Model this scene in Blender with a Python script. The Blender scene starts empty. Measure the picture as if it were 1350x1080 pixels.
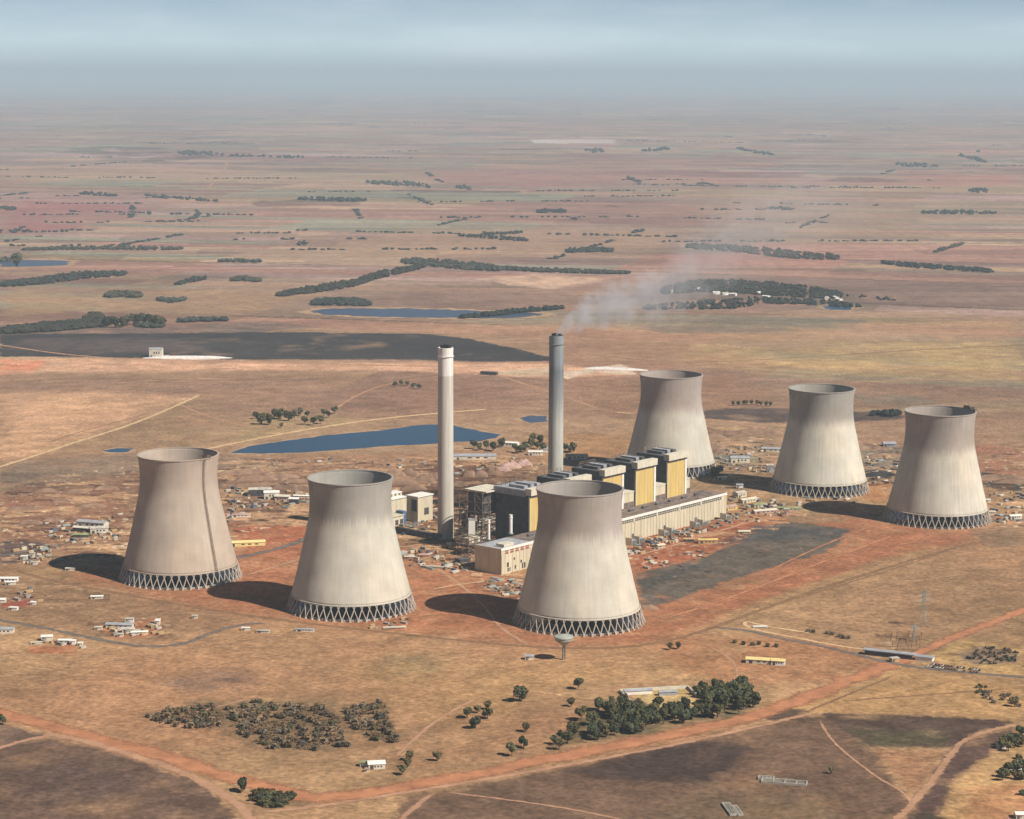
import bpy, math, random
import numpy as np
from mathutils import Vector, Matrix
random.seed(7)
SC = bpy.context.scene
COL = SC.collection
rad = math.radians

# ------------------------------------------------------------------ camera
F = 2900.0 / 1350 * 36.0
PITCH = math.atan(440 / 2900.0)
ROLL = rad(0.25)
CAMH = 520.0
cd = bpy.data.cameras.new("camera")
cd.sensor_width = 36.0
cd.lens = F
cd.clip_start = 1.0
cd.clip_end = 600000.0
cam = bpy.data.objects.new("camera", cd)
COL.objects.link(cam)
cam.matrix_world = Matrix.Translation((0, 0, CAMH)) @ Matrix.Rotation(rad(90) - PITCH, 4, 'X') @ Matrix.Rotation(ROLL, 4, 'Z')
SC.camera = cam

# ------------------------------------------------------------------ light
SUN_V = Vector((0.605, -0.375, 0.72)).normalized()      # towards the sun
SUN_EL = math.asin(SUN_V.z)
w = bpy.data.worlds.new("World")
SC.world = w
w.use_nodes = True
wn = w.node_tree.nodes
wl = w.node_tree.links
bg = wn["Background"]
sky = wn.new("ShaderNodeTexSky")
sky.sky_type = 'NISHITA'
sky.sun_disc = False
sky.sun_elevation = SUN_EL
sky.sun_rotation = math.atan2(SUN_V.x, SUN_V.y)
sky.altitude = 1700
sky.air_density = 0.45
sky.dust_density = 0.3
sky.ozone_density = 2.0
bg.inputs[1].default_value = 0.05
# thin high cloud veil, part of the sky itself
tc = wn.new("ShaderNodeTexCoord")
mp = wn.new("ShaderNodeMapping")
mp.inputs['Scale'].default_value = (9, 9, 42)
nz = wn.new("ShaderNodeTexNoise")
nz.inputs['Scale'].default_value = 1.3
nz.inputs['Detail'].default_value = 5
cr = wn.new("ShaderNodeValToRGB")
cr.color_ramp.elements[0].position = 0.42
cr.color_ramp.elements[1].position = 0.75
cr.color_ramp.elements[1].color = (0.55, 0.55, 0.55, 1)
mx = wn.new("ShaderNodeMix")
mx.data_type = 'RGBA'
mx.inputs[7].default_value = (15.5, 16.8, 17.8, 1)
wl.new(tc.outputs['Generated'], mp.inputs[0])
wl.new(mp.outputs[0], nz.inputs['Vector'])
wl.new(nz.outputs[0], cr.inputs[0])
# dusty low band of sky along the horizon
sx = wn.new("ShaderNodeSeparateXYZ"); wl.new(tc.outputs['Generated'], sx.inputs[0])
lo = wn.new("ShaderNodeMapRange"); lo.interpolation_type = 'SMOOTHSTEP'
lo.inputs[1].default_value = 0.0; lo.inputs[2].default_value = 0.06; lo.inputs[3].default_value = 0.95; lo.inputs[4].default_value = 0.0
wl.new(sx.outputs[2], lo.inputs[0])
m3 = wn.new("ShaderNodeMix"); m3.data_type = 'RGBA'; m3.inputs[7].default_value = (10.6, 13.3, 14.2, 1)
wl.new(lo.outputs[0], m3.inputs[0]); wl.new(sky.outputs[0], m3.inputs[6])
cm_ = wn.new("ShaderNodeMath"); cm_.operation = 'MULTIPLY'
wl.new(cr.outputs[0], cm_.inputs[0]); wl.new(lo.outputs[0], cm_.inputs[1])
wl.new(m3.outputs[2], mx.inputs[6]); wl.new(cm_.outputs[0], mx.inputs[0])
hzn = wn.new("ShaderNodeMapRange"); hzn.interpolation_type = 'SMOOTHSTEP'
hzn.inputs[1].default_value = -0.002; hzn.inputs[2].default_value = 0.017; hzn.inputs[3].default_value = 1; hzn.inputs[4].default_value = 0
m4 = wn.new("ShaderNodeMix"); m4.data_type = 'RGBA'; m4.inputs[7].default_value = (7.9, 9.6, 10.7, 1)
wl.new(sx.outputs[2], hzn.inputs[0]); wl.new(hzn.outputs[0], m4.inputs[0]); wl.new(mx.outputs[2], m4.inputs[6]); wl.new(m4.outputs[2], bg.inputs[0])

sd = bpy.data.lights.new("sun", 'SUN')
sd.energy = 5.0
sd.angle = rad(0.6)
sd.color = (1.0, 0.95, 0.88)
sun = bpy.data.objects.new("sun", sd)
COL.objects.link(sun)
sun.rotation_euler = SUN_V.to_track_quat('Z', 'Y').to_euler()
SC.view_settings.view_transform = 'Standard'
SC.view_settings.look = 'None'
SC.view_settings.exposure = 0.26
SC.view_settings.gamma = 1.0
SC.cycles.use_denoising = True
SC.cycles.max_bounces = 6
SC.cycles.diffuse_bounces = 2
SC.cycles.volume_bounces = 1
SC.cycles.transparent_max_bounces = 16

# ------------------------------------------------------------------ survey: map position of a point read off the photograph
def S(px, py, z=0.0):
    a = (px - 675) / 2900.0
    b = (540 - py) / 2900.0
    X = a * math.cos(ROLL) - b * math.sin(ROLL)
    Y = a * math.sin(ROLL) + b * math.cos(ROLL)
    dy = math.cos(PITCH) + Y * math.sin(PITCH)
    dz = -math.sin(PITCH) + Y * math.cos(PITCH)
    t = (z - CAMH) / dz
    return (X * t, dy * t)

def lin(r, g, b):
    f = lambda c: ((c / 255 + 0.055) / 1.055) ** 2.4 if c > 10 else c / 255 / 12.92
    return (f(r), f(g), f(b))

# ------------------------------------------------------------------ object helpers
def tag(o, label=None, cat=None, group=None, kind=None):
    if label: o['label'] = label
    if cat: o['category'] = cat
    if group: o['group'] = group
    if kind: o['kind'] = kind
    return o

def empty(name, loc, rz=0.0, label=None, cat=None, group=None):
    o = bpy.data.objects.new(name, None)
    COL.objects.link(o)
    o.location = (loc[0], loc[1], loc[2] if len(loc) > 2 else 0)
    o.rotation_euler = (0, 0, rz)
    o.empty_display_size = 2
    return tag(o, label, cat, group)

class MB:
    def __init__(s):
        s.v = []; s.f = []
    def add(s, vs, fs):
        n = len(s.v)
        s.v += [tuple(v) for v in vs]
        s.f += [tuple(i + n for i in f) for f in fs]
        return s
    def box(s, x0, x1, y0, y1, z0, z1):
        return s.add([(x0,y0,z0),(x1,y0,z0),(x1,y1,z0),(x0,y1,z0),(x0,y0,z1),(x1,y0,z1),(x1,y1,z1),(x0,y1,z1)],
                     [(0,3,2,1),(4,5,6,7),(0,1,5,4),(1,2,6,5),(2,3,7,6),(3,0,4,7)])
    def hexa(s, P):
        return s.add(P, [(0,3,2,1),(4,5,6,7),(0,1,5,4),(1,2,6,5),(2,3,7,6),(3,0,4,7)])
    def bar(s, a, b, r, n=4, r2=None):
        a = Vector(a); b = Vector(b); d = (b - a).normalized()
        q = d.to_track_quat('Z', 'Y')
        r2 = r if r2 is None else r2
        vs = []
        for p, rr in ((a, r), (b, r2)):
            for i in range(n):
                an = 2 * math.pi * (i + 0.5) / n
                vs.append(p + q @ Vector((rr * math.cos(an), rr * math.sin(an), 0)))
        fs = [(i, (i + 1) % n, n + (i + 1) % n, n + i) for i in range(n)]
        fs += [tuple(range(n - 1, -1, -1)), tuple(range(n, 2 * n))]
        return s.add(vs, fs)
    def lathe(s, prof, n=48, closed=False, cx=0, cy=0):
        k = len(prof); vs = []
        for r, z in prof:
            for i in range(n):
                a = 2 * math.pi * i / n
                vs.append((cx + r * math.cos(a), cy + r * math.sin(a), z))
        fs = []
        for j in range(k if closed else k - 1):
            j2 = (j + 1) % k
            for i in range(n):
                i2 = (i + 1) % n
                fs.append((j*n+i, j*n+i2, j2*n+i2, j2*n+i))
        return s.add(vs, fs)
    def gable(s, x0, x1, y0, y1, z0, z1, ov=0.5, th=0.25):
        # gable roof, ridge along x
        ym = (y0 + y1) / 2
        for (ya, yb) in ((y0 - ov, ym), (y1 + ov, ym)):
            P = [(x0-ov, ya, z0), (x1+ov, ya, z0), (x1+ov, yb, z1), (x0-ov, yb, z1)]
            if ya > yb: P = [P[1], P[0], P[3], P[2]]
            s.hexa(P + [(p[0], p[1], p[2] + th) for p in P])
        return s
    def mesh(s, name, m=None, smooth=False):
        me = bpy.data.meshes.new(name)
        me.from_pydata(s.v, [], s.f)
        me.validate()
        if m: me.materials.append(m)
        if smooth: me.shade_smooth()
        me.update()
        return me
    def build(s, name, m, parent=None, smooth=False, loc=None):
        o = bpy.data.objects.new(name, s.mesh(name, m, smooth))
        COL.objects.link(o)
        if parent is not None: o.parent = parent
        if loc is not None: o.location = loc
        return o

def kids(o):
    return [c for c in bpy.data.objects if c.parent == o]

def copy_tree(o, parent=None, ch=None):
    c = o.copy()
    COL.objects.link(c)
    if parent is not None: c.parent = parent
    for k in (KIDS.get(o.name) or KIDS.setdefault(o.name, kids(o))):
        copy_tree(k, c)
    return c
KIDS = {}

# ------------------------------------------------------------------ materials
MATS = {}
def mat(name, col, rough=0.85, var=0.12, scale=0.15, spec=0.2, metal=0.0, col2=None, stretch=(1,1,1)):
    if name in MATS: return MATS[name]
    m = bpy.data.materials.new(name)
    m.use_nodes = True
    nt = m.node_tree; N = nt.nodes; L = nt.links
    b = N["Principled BSDF"]
    b.inputs['Roughness'].default_value = rough
    b.inputs['Specular IOR Level'].default_value = spec
    b.inputs['Metallic'].default_value = metal
    t = N.new("ShaderNodeTexCoord")
    mpn = N.new("ShaderNodeMapping")
    mpn.inputs['Scale'].default_value = [scale * s for s in stretch]
    n1 = N.new("ShaderNodeTexNoise")
    n1.inputs['Scale'].default_value = 1.0
    n1.inputs['Detail'].default_value = 6
    n1.inputs['Roughness'].default_value = 0.65
    r = N.new("ShaderNodeValToRGB")
    c2 = col2 or tuple(max(0, c * (1 - 2.2 * var)) for c in col)
    hi = tuple(min(0.95, c * (1 + var)) for c in col)
    r.color_ramp.elements[0].position = 0.3
    r.color_ramp.elements[0].color = (*c2, 1)
    r.color_ramp.elements[1].position = 0.68
    r.color_ramp.elements[1].color = (*hi, 1)
    L.new(t.outputs['Object'], mpn.inputs[0])
    L.new(mpn.outputs[0], n1.inputs['Vector'])
    L.new(n1.outputs[0], r.inputs[0])
    L.new(r.outputs[0], b.inputs['Base Color'])
    MATS[name] = m
    return m

M_CONC = mat('concrete', (0.44, 0.40, 0.33), var=0.15)
M_LEG = mat('leg_concrete', (0.47, 0.40, 0.325), var=0.15)
M_CREAM = mat('cream_cladding', (0.62, 0.54, 0.38), var=0.12, scale=0.12, stretch=(1, 1, 0.15))
M_PALE = mat('pale_cladding', (0.66, 0.60, 0.47), var=0.1)
M_WHITE = mat('white_paint', (0.80, 0.76, 0.68), var=0.06)
M_YEL = mat('yellow_cladding', (0.60, 0.43, 0.15), var=0.16, scale=0.16, stretch=(1, 1, 0.12), col2=(0.50, 0.36, 0.13))
M_YROOF = mat('yellow_sheet', (0.78, 0.62, 0.26), var=0.1)
M_DARK = mat('dark_cladding_and_shade', (0.085, 0.08, 0.085), var=0.2)
M_LOUV = mat('louvre', (0.10, 0.085, 0.075), var=0.3, scale=0.6)
M_ROOFD = mat('dark_roof', (0.14, 0.13, 0.125), var=0.25, scale=0.1)
M_ROOFB = mat('brown_roof', (0.22, 0.165, 0.135), var=0.3, scale=0.12, rough=0.95)
M_ROOFG = mat('grey_roof', (0.36, 0.36, 0.37), var=0.15)
M_STEEL = mat('steel_frame', (0.24, 0.17, 0.12), var=0.3)
M_PSTEEL = mat('pale_steel', (0.42, 0.37, 0.28), var=0.2)
M_GREEN = mat('green_sheet', (0.30, 0.33, 0.15), var=0.2)
M_RED = mat('red_oxide', (0.33, 0.10, 0.07), var=0.3)
M_PINK = mat('pink_brick', (0.50, 0.32, 0.27), var=0.2)
M_TIMBER = mat('timber', (0.55, 0.36, 0.18), var=0.25, scale=0.8)
M_BARK = mat('bark', (0.12, 0.085, 0.06), var=0.3, scale=1.0)
M_GLASS = mat('dark_glass', (0.03, 0.035, 0.045), rough=0.15, spec=0.6)
M_GALV = mat('galvanised', (0.30, 0.33, 0.30), var=0.1, metal=0.0)
M_TYRE = mat('tyre', (0.03, 0.03, 0.03))
M_BLUE = mat('blue_paint', (0.10, 0.16, 0.26))

def foliage(name, dark, light, sc=0.35):
    m = mat(name, light, rough=0.9, scale=sc, col2=dark, spec=0.1)
    N = m.node_tree.nodes; L = m.node_tree.links; b = N["Principled BSDF"]
    src = b.inputs['Base Color'].links[0].from_socket
    oi = N.new("ShaderNodeObjectInfo")
    mr = N.new("ShaderNodeMapRange"); mr.inputs[3].default_value = .65; mr.inputs[4].default_value = 1.5; L.new(oi.outputs['Random'], mr.inputs[0])
    vs = N.new("ShaderNodeVectorMath"); vs.operation = 'SCALE'; L.new(src, vs.inputs[0]); L.new(mr.outputs[0], vs.inputs['Scale'])
    sb = N.new("ShaderNodeMath"); sb.operation = 'MULTIPLY'; sb.inputs[1].default_value = 7.31; L.new(oi.outputs['Random'], sb.inputs[0])
    fr = N.new("ShaderNodeMath"); fr.operation = 'FRACT'; L.new(sb.outputs[0], fr.inputs[0])
    mx = N.new("ShaderNodeMix"); mx.data_type = 'RGBA'; mx.blend_type = 'MULTIPLY'; mx.inputs[7].default_value = (1.35, 1.0, .72, 1)
    L.new(fr.outputs[0], mx.inputs[0]); L.new(vs.outputs[0], mx.inputs[6]); L.new(mx.outputs[2], b.inputs['Base Color'])
    return m
M_FOL = foliage('foliage', (0.024, 0.030, 0.018), (0.085, 0.10, 0.056))
M_FOL2 = foliage('foliage_olive', (0.045, 0.045, 0.025), (0.115, 0.11, 0.06))
M_FOLF = foliage('foliage_far', (0.020, 0.028, 0.026), (0.048, 0.056, 0.048), sc=0.03)
M_SCRUB = foliage('foliage_scrub', (0.065, 0.055, 0.040), (0.17, 0.145, 0.105), sc=0.5)

def soil_mat(name, c1, c2, sc=0.05):
    return mat(name, c2, rough=1.0, scale=sc, col2=c1, spec=0.0)
M_SPOIL = soil_mat('spoil_soil', (0.14, 0.085, 0.055), (0.32, 0.20, 0.13))
M_COAL = soil_mat('coal', (0.02, 0.02, 0.02), (0.06, 0.055, 0.05))

# ------------------------------------------------------------------ numpy noise
def h2(ix, iy, seed=0):
    n = (ix.astype(np.int64) * 374761393 + iy.astype(np.int64) * 668265263 + seed * 1442695041) & 0xffffffff
    n = ((n ^ (n >> 13)) * 1274126177) & 0xffffffff
    n = (n ^ (n >> 16)) & 0xffffffff
    return (n % 100003) / 100003.0
def vnoise(x, y, seed=0):
    ix = np.floor(x); iy = np.floor(y)
    fx = x - ix; fy = y - iy
    fx = fx * fx * (3 - 2 * fx); fy = fy * fy * (3 - 2 * fy)
    a = h2(ix, iy, seed); b = h2(ix + 1, iy, seed); c = h2(ix, iy + 1, seed); d = h2(ix + 1, iy + 1, seed)
    return (a * (1 - fx) + b * fx) * (1 - fy) + (c * (1 - fx) + d * fx) * fy
def fbm(x, y, s, oct=4, seed=0):
    t = 0; a = 0.5; n = 0
    for o in range(oct):
        t = t + a * vnoise(x / s, y / s, seed + o * 17); n += a
        a *= 0.55; s = s / 2.1
    return t / n

def inside(x, y, poly):
    c = np.zeros(x.shape, bool)
    n = len(poly)
    for i in range(n):
        x1, y1 = poly[i]; x2, y2 = poly[(i + 1) % n]
        if y1 == y2: continue
        k = ((y1 > y) != (y2 > y)) & (x < (x2 - x1) * (y - y1) / (y2 - y1) + x1)
        c ^= k
    return c

# ------------------------------------------------------------------ ground: one sheet out to the horizon
def geo_rows():
    r = [0.0, 400.0, 900.0, 1250.0]
    py = 1135.0
    while py > 118.5:
        X, Y = S(675, py)
        r.append(Y)
        py -= 0.8 if py > 350 else 0.6
    while r[-1] < 150000: r.append(r[-1] * 1.12)
    return np.array(r)
rows = geo_rows()
TH = 14.6
ang = list(np.linspace(-180, -25, 14)[:-1]) + list(np.linspace(-25, -TH, 16)[:-1]) + list(np.linspace(-TH, TH, 1150)) + list(np.linspace(TH, 25, 16)[1:]) + list(np.linspace(25, 180, 14)[1:-1])
ang = np.radians(np.array(ang))
R_, A_ = np.meshgrid(rows, ang, indexing='ij')
gx = (R_ * np.sin(A_)).ravel(); gy = (R_ * np.cos(A_)).ravel()

PAL_NEAR = [lin(170,134,104), lin(176,140,106), lin(160,126,100), lin(168,128,102)]
PAL_FAR = [lin(176,142,112), lin(158,130,108), lin(172,128,106), lin(150,128,106), lin(186,152,112), lin(146,118,104), lin(164,140,112), lin(182,134,112), lin(140,122,106), lin(168,146,104), lin(192,160,124), lin(150,110,96), lin(146,148,120), lin(138,136,116), lin(178,146,132)]

def fields(x, y, sw, sh, an, seed):
    c, s = math.cos(an), math.sin(an)
    u = x * c + y * s; v = -x * s + y * c
    v = v + 0.22 * sh * (fbm(u, v, sw * 1.3, 2, seed) - 0.5)
    iv = np.floor(v / sh)
    off = h2(iv, iv * 0, seed + 3)
    wv = sw * (0.6 + 1.3 * h2(iv, iv * 0 + 5, seed + 4))
    iu = np.floor(u / wv + off * 7)
    sp = h2(iu, iv, seed + 9)
    half = np.where(sp > 0.5, np.floor((v / sh - iv) * (2 + np.floor(sp * 4))), 0)
    return h2(iu * 7 + half, iv * 3 + 1, seed + 11), (v / sh - iv), (u / wv + off * 7 - iu)

def ground_color(x, y):
    n = x.size
    palf = np.array(PAL_FAR)
    d = np.sqrt(x * x + y * y)
    r1, fv1, fu1 = fields(x, y, 560, 470, rad(8), 1)
    r2, fv2, fu2 = fields(x, y, 800, 640, rad(-14), 2)
    region = fbm(x, y, 6000, 2, 5) > 0.5
    r = np.where(region, r1, r2)
    c = palf[(r * len(palf)).astype(int) % len(palf)]
    # long broad tone drifts
    t = fbm(x, y, 2600, 4, 31)[:, None]
    mean = np.array(lin(166, 135, 107))
    far = np.clip((d - 2600) / 2500, 0, 1)[:, None]
    c = mean + (c - mean) * (0.25 + 0.50 * far)
    c = c * (0.74 + 0.52 * t)
    red = np.clip(fbm(x, y, 3800, 3, 77) - 0.54, 0, 1)[:, None] * 4
    c = c * (1 - 0.5 * red) + np.array(lin(182, 128, 106)) * 0.5 * red
    # hedge lines / darker edges on some fields
    e = ((fv1 < 0.035) & (h2(np.floor(x / 1500), np.floor(y / 520), 8) > 0.62) & region) | ((fv2 < 0.03) & (h2(np.floor(x / 1900), np.floor(y / 800), 9) > 0.62) & ~region)
    e = e & (d > 4500)
    c[e] *= 0.55
    # dense stubble / dark wood lots far off
    dk = fbm(x, y * 0.8, 900, 4, 91)
    m = (dk > 0.74) & (d > 6500)
    c[m] = c[m] * 0.6
    # small strips within the big fields
    r3, fv3, fu3 = fields(x, y, 420, 190, rad(3), 5)
    sm = (0.80 + 0.40 * r3)[:, None]
    c = c * (1 + (sm - 1) * far)
    st_ = fbm(x * 0.35, y, 130, 4, 63)[:, None]
    c = c * (0.80 + 0.40 * st_)
    # nearer plain: mottled veld
    near = np.clip(1 - (d - 2300) / 1600, 0, 1)[:, None]
    a = fbm(x, y, 220, 5, 41)[:, None]
    b = fbm(x + 900, y, 60, 4, 43)[:, None]
    nb = np.array(lin(176, 138, 102)) * (0.70 + 0.42 * a + 0.22 * b)
    rd = np.clip((fbm(x, y, 300, 4, 55) - 0.52) * 5, 0, 1)[:, None]
    nb = nb * (1 - 0.5 * rd) + np.array(lin(178, 124, 92)) * 0.5 * rd
    c = c * (1 - near) + nb * near
    for (poly, colr, warp, soft, op, seed, tex) in PATCH:
        P = [S(*p) for p in poly]
        xs = [p[0] for p in P]; ys = [p[1] for p in P]
        mg = warp * 1.5 + 5
        k = np.nonzero((x > min(xs) - mg) & (x < max(xs) + mg) & (y > min(ys) - mg) & (y < max(ys) + mg))[0]
        if not k.size: continue
        X = x[k]; Y = y[k]
        sc = max(12.0, warp * 2.2)
        wx = X + warp * 2 * (fbm(X, Y, sc, 4, seed) - 0.5) * 1.6 + warp * 1.6 * (fbm(X, Y, sc * 4, 3, seed + 1) - 0.5)
        wy = Y + warp * 2 * (fbm(X, Y, sc, 4, seed + 7) - 0.5) * 1.6 + warp * 1.6 * (fbm(X, Y, sc * 4, 3, seed + 8) - 0.5)
        al = inside(wx, wy, P).astype(float)
        if soft:
            for q in range(3):
                an = q * 2.1
                al += inside(wx + soft * math.cos(an), wy + 2 * soft * math.sin(an), P)
            al /= 4
        tt = fbm(X, Y, max(8, tex), 4, seed + 3)
        al = np.clip(al * op * np.clip(0.55 + (tt - 0.3) * 1.8, 0.25, 1), 0, 1)
        cc = np.array(lin(*colr))[None, :] * (0.80 + 0.40 * fbm(X, Y, max(6, tex * 0.5), 4, seed + 5))[:, None]
        c[k] = c[k] * (1 - al[:, None]) + cc * al[:, None]
    for (zone, st) in DISTURBED:
        P = [S(*p) for p in zone]; xs = [p[0] for p in P]; ys = [p[1] for p in P]
        k = np.nonzero((x > min(xs)) & (x < max(xs)) & (y > min(ys)) & (y < max(ys)))[0]
        X = x[k]; Y = y[k]
        wx = X + 30 * (fbm(X, Y, 60, 3, 401) - .5); wy = Y + 60 * (fbm(X, Y, 60, 3, 402) - .5)
        al = inside(wx, wy, P) * st
        a1 = fbm(X * .45, Y, 13, 4, 403); a2 = fbm(X * .4 + 500, Y, 19, 4, 404); a3 = fbm(X, Y, 8, 3, 405)
        for f_, th_, col_ in ((a1, .60, lin(88, 62, 54)), (1 - a2, .60, lin(210, 164, 124)), (a3, .70, lin(232, 208, 178)), (1 - a3, .72, lin(70, 58, 54))):
            w_ = (np.clip((f_ - th_) * 14, 0, 1) * al * .75)[:, None]
            c[k] = c[k] * (1 - w_) + np.array(col_) * w_
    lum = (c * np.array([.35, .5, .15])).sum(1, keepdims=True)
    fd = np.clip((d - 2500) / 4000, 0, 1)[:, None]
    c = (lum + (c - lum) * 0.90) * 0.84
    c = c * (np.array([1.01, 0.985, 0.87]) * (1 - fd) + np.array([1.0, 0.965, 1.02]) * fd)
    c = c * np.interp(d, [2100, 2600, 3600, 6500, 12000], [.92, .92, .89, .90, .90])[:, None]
    # small plots, old tracks and grazing lines
    for (w_, h_, an_, sd_) in ((170, 75, 33, 301), (260, 120, -24, 302)):
        rp, fv, fu = fields(x, y, w_, h_, rad(an_), sd_)
        k_ = np.clip(1.3 - d / 7000, 0.25, 1)
        c = c * (1 + (rp - .5) * 0.16 * k_)[:, None]
        ln = (fv < 2.2 / h_) & (rp > .55)
        c[ln] *= 1.16
        ln = (fv > 1 - 1.8 / h_) & (rp < .3)
        c[ln] *= 0.82
    # fine speckle of tufts and bare soil
    sp_ = fbm(x, y, 7.0, 3, 201)[:, None]
    c = c * (1 + (sp_ - 0.5) * 0.55 * np.clip(1.6 - d / 3500, 0.15, 1)[:, None])
    return np.clip(c, 0.005, 0.8)

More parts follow.
